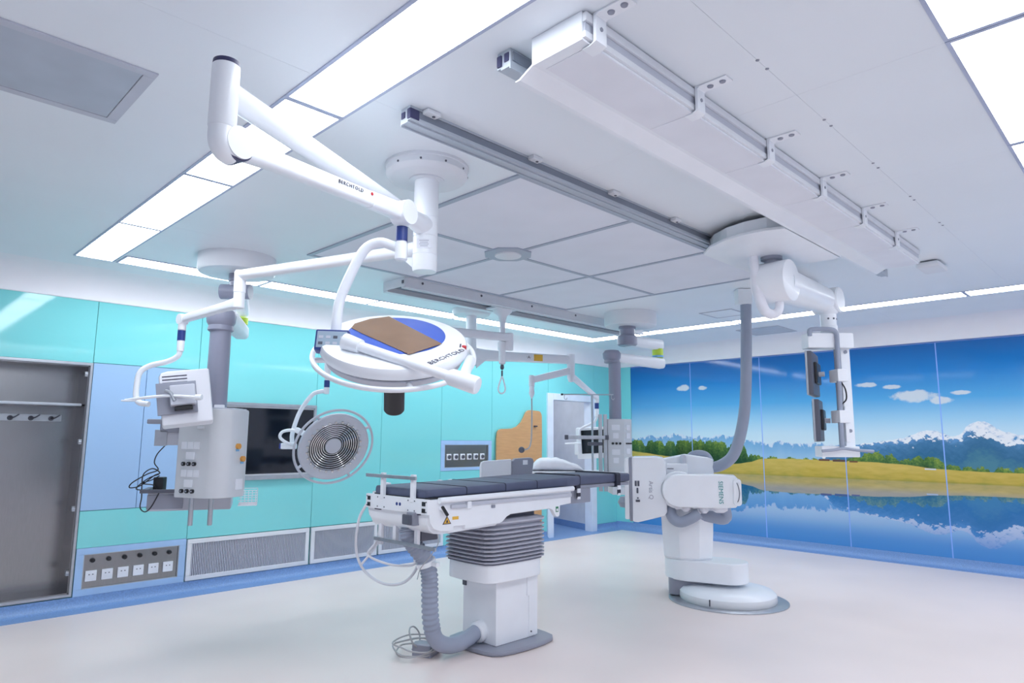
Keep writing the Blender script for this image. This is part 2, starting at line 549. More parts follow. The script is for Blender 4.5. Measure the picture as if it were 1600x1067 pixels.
    top = ma('ADD', ma('MULTIPLY_ADD', crown, 0.085, ma('MULTIPLY', tn, 0.11)), curve(sn, [(0, 1.385), (.6, 1.375), (1.1, 1.385), (1.6, 1.375), (1.95, 1.34), (2.12, 1.18), (2.6, 1.16), (3.3, 1.15), (3.55, 1.21), (3.75, 1.25), (3.95, 1.21), (4.05, 1.17), (4.25, 1.21), (4.45, 1.17), (4.7, 1.10), (5.3, 1.10), (6.2, 1.13), (7.6, 1.18)], 1.0, 1.6))
    tree_d = ma('SUBTRACT', top, zz)
    sepc = nt.nodes.new('ShaderNodeSeparateColor'); L(tv.outputs['Color'], sepc.inputs[0])
    shade = ma('ADD', ma('MULTIPLY_ADD', sepc.outputs[0], 0.35, ma('MULTIPLY', tree_d, 3.0)), ma('MULTIPLY_ADD', noise(34, 4, 1, 1.0, 0.65, 2.0), 1.3, ma('MULTIPLY', tv.outputs['Distance'], 0.5)))
    tcol = ramp(shade, [(0.0, '93A548'), (0.25, '6C8B3E'), (0.55, '456B38'), (1.0, '24472C')])
    col = mix(step(tree_d, 0.0, 0.012), col, tcol)
    # meadow
    mead = ma('MULTIPLY_ADD', noise(5, 3, 1, 0.0), 0.02, curve(sn, [(0, 1.285), (.6, 1.22), (1.1, 1.165), (1.6, 1.12), (2.05, 1.16), (2.3, 1.215), (3.2, 1.215), (4.0, 1.19), (4.5, 1.14), (5.3, 1.125), (7.6, 1.15)], 1.0, 1.4))
    mcol = ramp(ma('ADD', ma('MULTIPLY_ADD', noise(5, 5, 1, 4), 0.7, 0.3), ma('MULTIPLY', ma('SUBTRACT', zz, AX), 1.8)), [(0.1, '8F9440'), (0.35, 'B9A44A'), (0.65, 'CCB25C'), (1.0, '9FA44C')])
    col = mix(step(ma('SUBTRACT', mead, zz), 0.0, 0.01), col, mcol)
    for bs, bz, bw, bh, bc in ((3.10, 1.212, .07, .012, '6B4A3A'), (3.30, 1.208, .09, .014, '5E4A44'), (3.47, 1.20, .05, .01, '74523F'), (4.34, 1.135, .06, .009, 'C9CDD0')):
        inb = ma('MULTIPLY', ma('LESS_THAN', ma('ABSOLUTE', ma('SUBTRACT', s, bs)), bw), ma('LESS_THAN', ma('ABSOLUTE', ma('SUBTRACT', zz, bz)), bh))
        col = mix(inb, col, bc)
    # dark reed line on the shore, and the blue tint of the lake
    col = mix(ma('MULTIPLY', step(ma('ABSOLUTE', ma('SUBTRACT', z0, AX)), 0.014, 0.004), 0.25), col, '6B7A38')
    wet = step(ma('SUBTRACT', AX, z0), 0.0, 0.015)
    wat = mix(ma('ADD', ma('MULTIPLY', step(z0, 0.55, 0.22), 0.38), ma('MULTIPLY_ADD', step(z0, 0.92, 0.80), 0.30, 0.12)), col, '1A78C8')
    col = mix(ma('MULTIPLY', refl, wet), col, wat)
    L(col, b.inputs['Base Color'])
    b.inputs['Roughness'].default_value = 0.07
    b.inputs['Specular IOR Level'].default_value = 0.35
    return mt
M['mural'] = mural_material()
wr = MB().bx(XM + 0.02, XM + 0.1, Y0, W + 0.1, 0, HC)
wall_right = struct('wall_right', wr, 'seam', 'mural wall of printed glass showing a lake, meadow and snowy mountains')
obj('glass_panel', MB().bx(XM, XM + 0.02, 6.572, W, 0.1, WT), 'teal', wall_right)
my = [6.57, 5.44, 4.31, 3.195, 2.07, 0.95, -0.17, -1.0]
for a, b_ in zip(my[:-1], my[1:]):
    obj('mural_panel', MB().bx(XM, XM + 0.02, b_ + 0.006, a - 0.006, 0.115, 2.665), 'mural', wall_right)
    obj('mural_joint', MB().bx(XM - 0.001, XM + 0.02, b_ - 0.006, b_ + 0.006, 0.115, 2.665), 'seam', wall_right)
struct('wall_left', MB().bx(X0 - 0.1, X0, Y0, W, 0, HC), 'corr', 'plain pale wall at the left of the viewer')
struct('wall_front', MB().bx(X0, XM, Y0 - 0.1, Y0, 0, HC), 'corr', 'plain pale wall behind the viewer')

# coved blue skirting, with the blue strip that runs out onto the floor
def skirting(name, p0, p1, inward, wid, label, top=0.1):
    n = V(inward)
    prof = [(0.0, 0.0), (0.0, top), (0.006, top)] + [(0.006 + 0.07 - 0.07 * math.cos(R(a)), 0.075 - 0.072 * math.sin(R(a))) for a in range(0, 91, 15)] + [(wid, 0.0025), (wid, 0.0)]
    o = struct(name, MB().loft([[V(p) + n * d + V((0, 0, z)) for d, z in prof] for p in (p0, p1)]), 'baseboard', label)
    return o
skirting('baseboard_back', (X0, W, 0), (DX0 - 0.13, W, 0), (0, -1, 0), 0.21, 'speckled blue coved skirting below the teal wall')
skirting('baseboard_corner', (DX1 + 0.13, W, 0), (XM, W, 0), (0, -1, 0), 0.21, 'short blue skirting between doorway and corner')
skirting('baseboard_right', (XM, W, 0), (XM, Y0, 0), (-1, 0, 0), 0.15, 'blue coved skirting below the mural', 0.115)

# --- doorway
d = struct('door_1', MB().bx(DX0 - 0.13, DX0, W - 0.03, W + 0.12, 0, DZ + 0.1, 0.004).bx(DX1, DX1 + 0.13, W - 0.03, W + 0.12, 0, DZ + 0.1, 0.004).bx(DX0, DX1, W - 0.03, W + 0.12, DZ, DZ + 0.1, 0.004), 'doortrim', 'light blue framed open doorway in the teal wall')
obj('jamb', MB().bx(DX0, DX0 + 0.06, W + 0.12, W + 0.26, 0, DZ), 'jamb', d)
obj('threshold', MB().bx(DX0 - 0.13, DX1 + 0.13, W - 0.21, W + 0.3, 0, 0.003), 'baseboard', d)
struct('floor_corridor', MB().bx(6.6, 10.4, W + 0.1, 9.2, -0.05, 0.0), 'baseboard', 'blue floor of the room behind the doorway')
struct('wall_corridor', MB().bx(7.0, 10.4, 8.6, 8.7, 0, 2.5).prism([(8.78, W + .12), (9.26, 8.62), (9.40, 8.62), (8.92, W + .12)], (0, 0, 0), (1, 0, 0), (0, 1, 0), 2.5).bx(6.9, 7.0, W + 0.1, 8.6, 0, 2.5), 'corr', 'pale walls of the room behind the doorway')
struct('baseboard_corridor', MB().bx(7.0, 9.25, 8.585, 8.6, 0, 0.1).prism([(8.768, W + .12), (9.248, 8.60), (9.27, 8.60), (8.79, W + .12)], (0, 0, 0), (1, 0, 0), (0, 1, 0), .1), 'baseboard', 'blue skirting in the room behind the doorway')
struct('ceiling_corridor', MB().bx(6.9, 10.4, W + 0.1, 8.7, 2.5, 2.58), 'ceiling', 'ceiling of the room behind the doorway')
corridor_fill = thing('ceiling_light', 'added square fill light, out of view in the room behind the doorway', 'light', (8.1, 7.7, 2.5))  # fill lamp added out of view to brighten the room behind the doorway
obj('diffuser', MB().bx(7.85, 8.35, 7.45, 7.95, 2.485, 2.495), 'lamp', corridor_fill, True)
obj('frame', MB().bx(7.83, 8.37, 7.43, 7.95 + .02, 2.49, 2.5), 'lampframe', corridor_fill, True)

# ================================================================ ceiling lights
def strip_light(x0, x1, y0, y1, label, group):
    t = thing('ceiling_light', label, 'light', ((x0 + x1) / 2, (y0 + y1) / 2, HC), 0, group)
    f = 0.016
    fr = MB()
    for a in ((x0 - f, x1 + f, y0 - f, y0), (x0 - f, x1 + f, y1, y1 + f), (x0 - f, x0, y0, y1), (x1, x1 + f, y0, y1)):
        fr.bx(*a, HC - 0.006, HC)
    obj('frame', fr, 'lampframe', t, True)
    obj('diffuser', MB().bx(x0, x1, y0, y1, HC - 0.004, HC), 'lamp', t, True)
ordn = ['first', 'second', 'third', 'fourth', 'fifth', 'sixth']
yl = [6.30, 5.075, 3.84, 2.625, 1.38, 0.17]
for i in range(5):
    strip_light(1.233, 1.495, yl[i + 1] + 0.017, yl[i] - 0.017, '%s lit panel from the teal wall in the wide left ceiling row' % ordn[i], 'left row of ceiling light panels')
for i in range(5):
    a = 1.53 + i * 1.238
    strip_light(a + 0.017, a + 1.238 - 0.017, 6.03, 6.29, '%s lit panel from the left in the ceiling row along the teal wall' % ordn[i], 'ceiling light panels along the teal wall')
ym = [6.30, 5.10, 3.875, 2.65, 1.424, 0.2]
for i in range(5):
    strip_light(7.735, 7.985, ym[i + 1] + 0.017, ym[i] - 0.017, '%s lit panel from the far corner in the ceiling row facing the mural' % ordn[i], 'ceiling light panels along the mural')
xr = [1.51, 2.747, 3.98, 5.215, 6.45, 7.69]
for i in range(5):
    strip_light(xr[i] + 0.02, xr[i + 1] - 0.02, 0.2, 0.475, '%s lit panel from the near end of the ceiling row at the upper right' % ordn[i], 'right row of ceiling light panels')

# ================================================================ laminar airflow field
lam = thing('laminar_ceiling', 'pale laminar airflow ceiling field of six panels with a round lamp', 'air outlet', (4.15, 3.7, HC))
lx = [2.56, 3.65, 4.69, 5.75]
ly = [2.50, 3.70, 4.88]
fr = MB()
for x in lx: fr.bx(x - 0.018, x + 0.018, ly[0] - 0.018, ly[2] + 0.018, HC - 0.010, HC)
for y in ly: fr.bx(lx[0] - 0.018, lx[3] + 0.018, y - 0.018, y + 0.018, HC - 0.0105, HC)
obj('frame', fr, 'lamframe', lam, True)
for i in range(3):
    for j in range(2):
        obj('gauze_panel', MB().bx(lx[i] + 0.018, lx[i + 1] - 0.018, ly[j] + 0.018, ly[j + 1] - 0.018, HC - 0.004, HC), 'lam', lam, True)
hub = obj('lamp_box', MB().prism([(0.20 * math.cos(R(45 * k + 22.5)), 0.20 * math.sin(R(45 * k + 22.5))) for k in range(8)], (3.65, 3.70, HC - 0.016), (1, 0, 0), (0, 1, 0), 0.016, 0.004), 'lamframe', lam, True)
obj('lamp_lens', MB().lathe([(0.0, -0.03), (0.07, -0.027), (0.105, -0.018), (0.11, 0)], (3.65, 3.70, HC - 0.008), n=28), 'offwhite', hub, True)

# ================================================================ recessed panels and small ceiling fittings
def hatch(x0, x1, y0, y1, label, cat='vent', f=0.045, mt='vent'):
    t = thing('ceiling_hatch', label, cat, ((x0 + x1) / 2, (y0 + y1) / 2, HC))
    fr = MB()
    for a in ((x0, x1, y0, y0 + f), (x0, x1, y1 - f, y1), (x0, x0 + f, y0 + f, y1 - f), (x1 - f, x1, y0 + f, y1 - f)): fr.bx(*a, HC - 0.008, HC, 0.002)
    obj('frame', fr, 'lgrey', t, True)
    obj('cover', MB().bx(x0 + f + 0.003, x1 - f - 0.003, y0 + f + 0.003, y1 - f - 0.003, HC - 0.005, HC - 0.001), mt, t, True)
hatch(-0.45, 0.777, 2.826, 3.441, 'large grey rectangular return-air panel in the upper left ceiling')
hatch(6.994, 7.425, 3.49, 3.90, 'small square ceiling hatch on the laminar side of the mural light row', 'hatch', 0.02, 'ceiling')
hatch(8.45, 9.06, 3.59, 4.17, 'square ceiling air panel close to the mural', 'vent', 0.02, 'vent')
t = thing('ceiling_sensor', 'small white boxy sensor on the ceiling past the rail cover', 'sensor', (6.3, 1.36, HC))
obj('body', MB().box((6.3, 1.36, HC - 0.035), (0.30, 0.17, 0.05), 0.02), 'offwhite', t, True)
obj('mount', MB().box((6.3, 1.36, HC - 0.005), (0.22, 0.12, 0.012), 0.003), 'grey', t, True)
for i in range(5):
    for dx in (0.0, 0.085):
        x = 2.385 + i * 0.686 + dx
        s_ = obj('ceiling_screw', MB().lathe([(0, -0.004), (0.006, -0.003), (0.008, 0)], (x, 1.04, HC), n=10), 'grey', ceiling)

# ================================================================ ceiling rails
rail1 = thing('ceiling_rail', 'slim aluminium ceiling rail with small clamps, middle of the three rails', 'rail', (1.65, 2.33, HC))
prof = [(-.034, .0), (.034, .0), (.034, -.012), (.026, -.012), (.026, -.05), (.036, -.05), (.036, -.066), (.016, -.066), (.016, -.074), (-.03, -.074), (-.03, -.082), (-.036, -.082), (-.036, -.012), (-.034, -.012)]
obj('profile', MB().loft([[V((x, 2.331 - dy, HC + z)) for dy, z in prof] for x in (1.65, 6.35)]), 'alu', rail1, True, 20)
obj('groove', MB().bx(1.66, 6.3, 2.298, 2.304, HC - 0.048, HC - 0.014), 'aludark', rail1, True)
obj('end_cap', MB().bx(1.645, 1.70, 2.292, 2.318, HC - 0.062, HC - 0.012, 0.006).bx(1.646, 1.66, 2.333, 2.360, HC - 0.05, HC - 0.02, 0.002), 'navy2', rail1, True)
for i in range(5):
    c = obj('clamp', MB().box((1.755 + i * 0.69, 2.278, HC - 0.012), (0.075, 0.045, 0.022), 0.006), 'offwhite', rail1, True)
    obj('clamp_bolt', MB().cyl((1.765 + i * 0.69, 2.276, HC - 0.026), (1.765 + i * 0.69, 2.276, HC - 0.02), 0.008, n=12), 'dgrey', c, True)

rail2 = thing('ceiling_rail', 'aluminium ceiling rail with open end half hidden by the long white cover', 'rail', (1.65, 1.70, HC))
obj('profile', MB().loft([[V((x, 1.703 - dy, HC + z)) for dy, z in [(-p[0], p[1]) for p in prof][::-1]] for x in (1.65, 6.2)]), 'alu', rail2, True, 20)
obj('end_cap', MB().bx(1.643, 1.66, 1.712, 1.736, HC - 0.06, HC - 0.015, 0.003).bx(1.646, 1.664, 1.675, 1.70, HC - 0.05, HC - 0.014, 0.003), 'navy2', rail2, True)
obj('groove', MB().bx(1.66, 6.1, 1.66, 1.667, HC - 0.05, HC - 0.014), 'aludark', rail2, True)

cov = thing('rail_cover', 'long white sheet-metal cable duct with flared skirt and angle brackets on the ceiling', 'cable duct', (3.7, 1.45, HC))
HX0, HX1 = 1.665, 5.78
duct = [(1.335, HC - .002), (1.57, HC - .002), (1.57, HC - .104), (1.60, HC - .118), (1.635, HC - .136), (1.655, HC - .138), (1.655, HC - .142), (1.632, HC - .142), (1.59, HC - .122), (1.565, HC - .110), (1.335, HC - .108)]
obj('duct', MB().loft([[V((x, y, z)) for y, z in duct] for x in (HX0, HX1)]), 'white', cov, True, 25)
for k in range(6):
    a, b_ = HX0 + 0.05 + k * 0.686, HX0 + 0.05 + (k + 1) * 0.686 - 0.004
    b_ = min(b_, HX1)
    obj('cover_plate', MB().bx(a, b_, 1.334, 1.545, HC - 0.1115, HC - 0.108), 'white2', cov, True)
obj('side_channel', MB().bx(HX0 + .004, HX1, 1.322, 1.336, HC - 0.10, HC - 0.075, 0.003).bx(HX0 + .004, HX1, 1.318, 1.336, HC - 0.04, HC - 0.006, 0.004), 'offwhite', cov, True)
obj('channel_slot', MB().bx(HX0 + .01, HX1 - .01, 1.328, 1.3352, HC - 0.074, HC - 0.041), 'lgrey', cov, True)
for k in range(6):
    x = 1.735 + k * 0.686
    bmb = MB().prism([(0, 0), (0, -0.104), (-0.02, -0.112), (-0.05, -0.112), (-0.05, -0.116), (-0.018, -0.1165), (0.012, -0.106), (0.012, -0.012), (0.02, -0.006), (0.14, -0.006), (0.14, 0)], (x + 0.03, 1.316, HC - 0.001), (0, -1, 0), (0, 0, 1), 0.06)
    br = obj('bracket', bmb, 'white', cov, True)
    for dy in (0.055, 0.11):
        obj('bracket_screw', MB().lathe([(0, -0.008), (0.012, -0.006), (0.014, 0)], (x, 1.316 - dy, HC - 0.006), n=12), 'grey', br, True)
    obj('bracket_bolt', MB().cyl((x, 1.301, HC - 0.055), (x, 1.304, HC - 0.055), 0.008, n=10), 'grey', br, True)

rail3 = thing('ceiling_rail', 'wide twin aluminium ceiling rail in front of the teal wall', 'rail', (3.55, 5.11, HC))
obj('profile', MB().bx(3.55, 7.4, 4.945, 4.985, HC - 0.085, HC, 0.004).bx(3.55, 7.4, 5.235, 5.275, HC - 0.085, HC, 0.004).bx(3.55, 7.4, 4.985, 5.235, HC - 0.05, HC - 0.0).bx(3.55, 7.4, 4.93, 4.95, HC - 0.1, HC - 0.085, 0.003).bx(3.55, 7.4, 5.22, 5.29, HC - 0.10, HC - 0.085, 0.003).bx(3.55, 7.4, 4.985, 5.0, HC - 0.1, HC - 0.05), 'offwhite', rail3, True)
obj('slot', MB().bx(3.56, 7.39, 5.0, 5.22, HC - 0.056, HC - 0.05), 'aludark', rail3, True)
obj('end_cap', MB().bx(3.54, 3.55, 4.935, 5.28, HC - 0.085, HC, 0.002), 'offwhite', rail3, True)
obj('end_plug', MB().bx(3.532, 3.541, 4.95, 4.975, HC - 0.06, HC - 0.03, 0.002), 'dgrey', rail3, True)
for i in range(5):
    obj('rail_screw', MB().cyl((3.75 + i * 0.75, 4.944, HC - 0.03), (3.75 + i * 0.75, 4.939, HC - 0.03), 0.012, n=10), 'dgrey', rail3, True)

# ================================================================ main surgical light (ceiling mount with two arms)
R2 = V((0.7071, -0.7071, 0)); F2 = V((0.7071, 0.7071, 0)); Z = V((0, 0, 1))
def beam(mb, p0, p1, h0, h1, w0, w1, bev=0.3, n=4):
    """tapered beam of rounded section between two points (h vertical, w sideways)"""
    p0, p1 = V(p0), V(p1)
    a = (p1 - p0).normalized()
    u = a.cross(Z).normalized()
    v = u.cross(a)
    secs = []
    for p, h, w in ((p0, h0, w0), (p1, h1, w1)):
        r = min(h, w) * bev
        secs.append([p + u * x + v * y for x, y in rrect(-w / 2, -h / 2, w / 2, h / 2, r, n)])
    return mb.loft(secs)

sl = thing('surgical_light', 'big white surgical light with blue top on a two-armed ceiling mount', 'surgical light', (2.135, 2.80, HC))
cx, cy = 2.135, 2.80
can = obj('canopy', MB().lathe([(0.228, 0), (0.228, -0.014), (0.222, -0.018), (0.222, -0.05), (0.205, -0.07), (0.19, -0.074), (0.095, -0.074), (0.095, -0.082), (0.07, -0.084)], (cx, cy, HC), n=48), 'offwhite', sl, True)
for k in range(5):
    a = R(190 + k * 34)
    obj('canopy_screw', MB().cyl((cx + .222 * math.cos(a), cy + .222 * math.sin(a), HC - .04), (cx + .225 * math.cos(a), cy + .225 * math.sin(a), HC - .04), 0.006, n=8), 'dgrey', can, True)
obj('column', MB().lathe([(0.066, 2.87), (0.066, 2.650), (0.0635, 2.648), (0.066, 2.646), (0.066, 2.546), (0.0635, 2.544), (0.066, 2.542), (0.066, 2.446), (0.0635, 2.444), (0.067, 2.442), (0.067, 2.37), (0.062, 2.353), (0, 2.352)], (cx, cy, 0), n=32), 'white', sl, True, 30)
pl = obj('rating_plate', MB().box((cx - 0.045 - .0, cy - 0.048, 2.493), (0.075, 0.003, 0.05), 0, Matrix.Rotation(CR, 3, 'Z')), 'plate', sl, True)
for k in range(4): obj('print_line', MB().box((cx - 0.0465, cy - 0.0495, 2.508 - .010 * k), (0.05 - .008 * (k % 2), 0.001, 0.003), 0, Matrix.Rotation(CR, 3, 'Z')), 'paleink', pl, True)
A = V((0.785, 2.13, 2.60))
hub = V((cx, cy, 2.60))
arm = MB().cyl(hub, A, 0.043, 0.043, 28)
da = (A - hub).normalized()
arm.cyl(hub, hub + da * 0.19, 0.060, 0.045, 28)
obj('extension_arm', arm, 'white', sl, True)
post = obj('elbow_post', MB().lathe([(0.041, 2.47), (0.044, 2.475), (0.044, 2.685), (0.041, 2.688)], (A.x, A.y, 0), n=28), 'white', sl, True)
obj('post_cap', MB().lathe([(0.042, 2.687), (0.043, 2.69), (0.042, 2.702), (0.0, 2.704)], (A.x, A.y, 0), n=28), 'navy2', post, True)
obj('elbow', MB().tube([A - Z * 0.125, A - Z * 0.17, V((0.80, 2.134, 2.405)), V((0.83, 2.145, 2.40))], [0.041, 0.041, 0.041, 0.038], 20, 4), 'white', sl, True)
S = V((0.83, 2.143, 2.432)); E = V((1.691, 2.385, 2.47))
ds = (E - S).normalized(); ns = ds.cross(Z).normalized()
sa = MB()
beam(sa, S, S + ds * 0.16, 0.088, 0.07, 0.062, 0.058)
beam(sa, S + ds * 0.155, E - ds * 0.22, 0.068, 0.066, 0.055, 0.052)
beam(sa, E - ds * 0.225, E, 0.07, 0.078, 0.056, 0.056)
spring = obj('spring_arm', sa, 'white', sl, True, 30)
obj('joint_disc', MB().cyl(S - ns * 0.042, S + ns * 0.042, 0.054, n=32), 'white', spring, True)
obj('joint_disc', MB().cyl(E - ns * 0.04, E + ns * 0.04, 0.055, n=32), 'white', spring, True)
obj('joint_gap', MB().cyl(S - ns * 0.034 - Z * .008, S + ns * 0.034 - Z * .008, 0.054, n=28), 'navy2', spring, True)
text('lettering', 'BERCHTOLD', 0.021, S + ds * 0.53 + ns * 0.0288 + Z * .012, ds, Z, 'ink', spring, True, space=1.25)
obj('logo_dot', MB().cyl(S + ds * 0.655 + ns * 0.027 + Z * .016, S + ds * 0.655 + ns * 0.0292 + Z * .016, 0.007, n=14), 'red', spring, True)
drop = obj('drop_post', MB().lathe([(0.026, 2.49), (0.03, 2.48), (0.03, 2.42), (0.024, 2.412), (0.024, 2.34), (0.028, 2.335), (0.028, 2.262), (0.02, 2.255)], (E.x + .01, E.y + .02, 0), n=24), 'white', sl, True)
obj('collar', MB().cyl((E.x + .01, E.y + .02, 2.345), (E.x + .01, E.y + .02, 2.411), 0.0265, n=24), 'navy', drop, True)
HC0 = V((1.70, 2.43, 1.882))
def hp(lat, fwd, z): return V((HC0.x, HC0.y, 0)) + R2 * lat + F2 * fwd + Z * z
obj('bow_tube', MB().tube([hp(.01, 0, 2.315), hp(-.03, 0, 2.332), hp(-.085, 0, 2.345), hp(-.15, 0, 2.31), hp(-.205, -.01, 2.195), hp(-.245, -.02, 2.075), hp(-.252, -.03, 1.99), hp(-.252, -.04, 1.89)], 0.0225, 16, 6), 'white', sl, True)
nt_ = (R2 * 0.07 - F2 * 0.50 + Z * 0.86).normalized()
pa = (R2 - nt_ * R2.dot(nt_)).normalized()      # in-plane right
pb = nt_.cross(pa)                               # in-plane away
def dp(x, y, h): return HC0 + pa * x + pb * y + nt_ * h
head = obj('lamp_head', MB().lathe([(0, 0.028), (0.296, 0.0265), (0.312, 0.021), (0.319, 0.010), (0.321, -0.018), (0.316, -0.027), (0.298, -0.030)], HC0, nt_, 64), 'white', sl, True, 34)
obj('lamp_underside', MB().lathe([(0.300, -0.038), (0.304, -0.042), (0.296, -0.066), (0.25, -0.08), (0, -0.08)], HC0, nt_, 64), 'lgrey', sl, True)
obj('shadow_gap', MB().lathe([(0.294, -0.029), (0.299, -0.031), (0.299, -0.037), (0.294, -0.039)], HC0, nt_, 64), 'ink', head, True)
obj('blue_cover', MB().lathe([(0, 0.004), (0.205, 0.003), (0.217, 0.0005), (0.219, -0.01)], dp(0, .045, 0.0275), nt_, 56), 'blue', head, True)
film = [(-.07, .255), (.21, -.035), (.087, -.175), (-.15, .02), (-.208, .075), (-.205, .13), (-.15, .205)]
obj('film', MB().prism(film, dp(0, 0, 0.0325), pa, pb, 0.0012), 'film', head, True)
ud = (pa * 0.127 + pb * 0.168).normalized()
text('lettering', 'BERCHTOLD', 0.035, dp(.243, -.155, 0.0272), ud, nt_.cross(ud), 'ink', head, True, space=1.1)
obj('logo_dot', MB().cyl(dp(.306, -.028, 0.010), dp(.306, -.028, 0.026), 0.011, n=16), 'red', head, True)
obj('logo_bar', MB().box(dp(.290, -.028, 0.0265), (0.006, 0.036, 0.005), 0, Matrix((pa, pb, nt_)).transposed()), 'ink', head, True)
hr = MB().ring(dp(0, 0, -0.05), nt_, 0.352, 0.0115, 10, 64)
obj('handle_ring', hr, 'white', sl, True)
for k in range(4):
    a = R(20 + 90 * k)
    obj('ring_spoke', MB().cyl(dp(.29 * math.cos(a), .29 * math.sin(a), -.055), dp(.352 * math.cos(a), .352 * math.sin(a), -.05), 0.012, n=10), 'white', sl, True)
obj('sterile_handle', MB().lathe([(0.06, -0.08), (0.056, -0.09), (0.054, -0.21), (0.047, -0.22), (0.047, -0.325), (0.04, -0.335), (0, -0.336)], HC0, nt_, 28), 'black', sl, True)
# side pivot with keypad and the straight yoke arm in front of the head
kb = Matrix.Rotation(CR, 3, 'Z') @ Matrix.Rotation(R(-14), 3, 'X') @ Matrix.Rotation(R(4), 3, 'Z')
kp = obj('keypad_box', MB().box(hp(-.25, -.09, 1.878), (0.142, 0.055, 0.096), 0.008, kb), 'navy', sl, True)
kn = kb @ V((0, -1, 0)); ku = kb @ V((1, 0, 0)); kv = kb @ V((0, 0, 1)); kc = hp(-.25, -.09, 1.878) + kn * 0.0282
obj('keypad', MB().box(kc, (0.124, 0.003, 0.074), 0, kb), 'display', kp, True)
for i in range(2):
    for j in range(4):
        obj('key', MB().box(kc + ku * (-.045 + .03 * j) + kv * (-.018 + .028 * i) + kn * .002, (0.018, 0.002, 0.012), 0, kb), 'lgrey' if (i + j) % 3 else 'dgrey', kp, True)
ya, yb = hp(-.155, -.16, 1.862), hp(.352, -.34, 1.685)
dy_ = (yb - ya).normalized()
yk = obj('yoke_arm', MB().cyl(ya, yb, 0.0215, 0.021, 20), 'white', sl, True)
obj('yoke_collar', MB().cyl(ya - dy_ * .03, ya + dy_ * 0.05, 0.036, 0.03, 24), 'white', yk, True)
obj('yoke_knuckle', MB().lathe([(0.024, -0.075), (0.034, -0.06), (0.036, 0.05), (0.032, 0.058), (0, 0.06)], yb - dy_ * 0.02, dy_, 24), 'white', yk, True)
obj('yoke_link', MB().cyl(yb - dy_ * 0.03, dp(.335, -.02, -.04), 0.022, n=16), 'white', yk, True)

# --- second arm of the same mount, reaching to the monitor by the teal wall
B = V((1.70, 4.128, 2.484))
hub2 = V((cx, cy, 2.484))
db = (B - hub2).normalized()
la = obj('extension_arm', MB().cyl(hub2 + db * 0.05, B, 0.034, 0.034, 24).cyl(hub2, hub2 + db * 0.16, 0.05, 0.036, 24), 'white', sl, True)
obj('arm_gusset', MB().prism([(0, 0), (0.16, -0.03), (0.05, -0.12), (0, -0.12)], hub2 - Z * 0.0 - db.cross(Z) * .01, db, Z, 0.02, 0.002), 'white', la, True)
obj('elbow_post', MB().lathe([(0.030, 2.27), (0.034, 2.275), (0.034, 2.365), (0.0335, 2.37), (0.036, 2.372), (0.036, 2.505), (0.03, 2.512), (0, 2.513)], (B.x, B.y, 0), n=24), 'white', sl, True)
T0 = V((B.x, B.y, 2.305)); T1 = V((1.585, 4.755, 2.262))
dt = (T1 - T0).normalized()
sb = MB()
beam(sb, T0, T0 + dt * .14, 0.075, 0.058, 0.055, 0.05)
beam(sb, T0 + dt * .13, T1, 0.056, 0.052, 0.05, 0.046)
s2 = obj('spring_arm', sb, 'white', sl, True, 30)
nn = dt.cross(Z)
obj('joint_disc', MB().cyl(T1 - nn * .028, T1 + nn * .028, 0.036, n=24), 'white', s2, True)
obj('drop_post', MB().lathe([(0.026, 2.28), (0.026, 2.19), (0.022, 2.185), (0.022, 2.115), (0.024, 2.11), (0.022, 2.045), (0.016, 2.04)], (T1.x, T1.y, 0), n=20), 'white', sl, True)
obj('collar', MB().cyl((T1.x, T1.y, 2.116), (T1.x, T1.y, 2.184), 0.025, n=20), 'navy', sl, True)

# --- the monitor hanging on that arm
mo = thing('monitor', 'white boxy monitor seen from behind on a bent white bracket tube', 'monitor', (1.62, 4.72, 1.53), CR)
def local(z): return z - 1.53
obj('bracket_tube', MB().tube([(-.05, 0, .512), (-.065, 0, .478), (-.129, 0, .442), (-.245, 0, .413), (-.298, -.02, .365), (-.306, -.03, .28), (-.298, -.04, .2), (-.265, -.05, .162), (-.2, -.06, .152)], 0.0185, 14, 6), 'white', mo)
obj('handle_bar', MB().tube([(-.335, -.10, .175), (-.2, -.11, .192), (-.05, -.11, .205), (.145, -.1, .198)], 0.0095, 10, 5).box((-.31, -.10, .172), (0.09, 0.03, 0.010), 0.004), 'white', mo)
obj('bar_knob', MB().cyl((.125, -.1, .198), (.165, -.1, .198), 0.019, n=16), 'white', mo)
rr = Matrix.Rotation(R(25), 3, 'Z') @ Matrix.Rotation(R(-10), 3, 'X') @ Matrix.Rotation(R(-8), 3, 'Y')
mc = V((-.015, .06, .2))
def mp(x, y, z): return mc + rr @ V((x, y, z))
body = [(-.16, -.19), (.16, -.19), (.16, .19), (.03, .19), (-.10, .175), (-.16, .14)]
bd = obj('housing', MB().prism([(-.155, -.185), (.155, -.185), (.155, .185), (-.10, .185), (-.14, .175), (-.155, .15)], mp(0, .07, 0), rr @ V((1, 0, 0)), rr @ V((0, 0, 1)), 0.13, 0.014), 'white2', mo)
for k in range(3):
    obj('vent_slot', MB().box(mp(-.06, -.0605, .145 - .022 * k), (0.15, 0.004, 0.007), 0, rr), 'ink', bd)
obj('screen', MB().box(mp(0, .074, 0), (0.285, 0.01, 0.34), 0, rr), 'screen', bd)
pm = obj('mount_plate', MB().box(mp(-.055, -.075, -.01), (0.24, 0.02, 0.215), 0.003, rr), 'grey', mo)
obj('mount_box', MB().box(mp(-.02, -.115, -.005), (0.155, 0.075, 0.135), 0.01, rr), 'lgrey', mo)
obj('mount_clip', MB().box(mp(-.02, -.11, -.09), (0.11, 0.03, 0.025), 0.004, rr), 'black', mo)
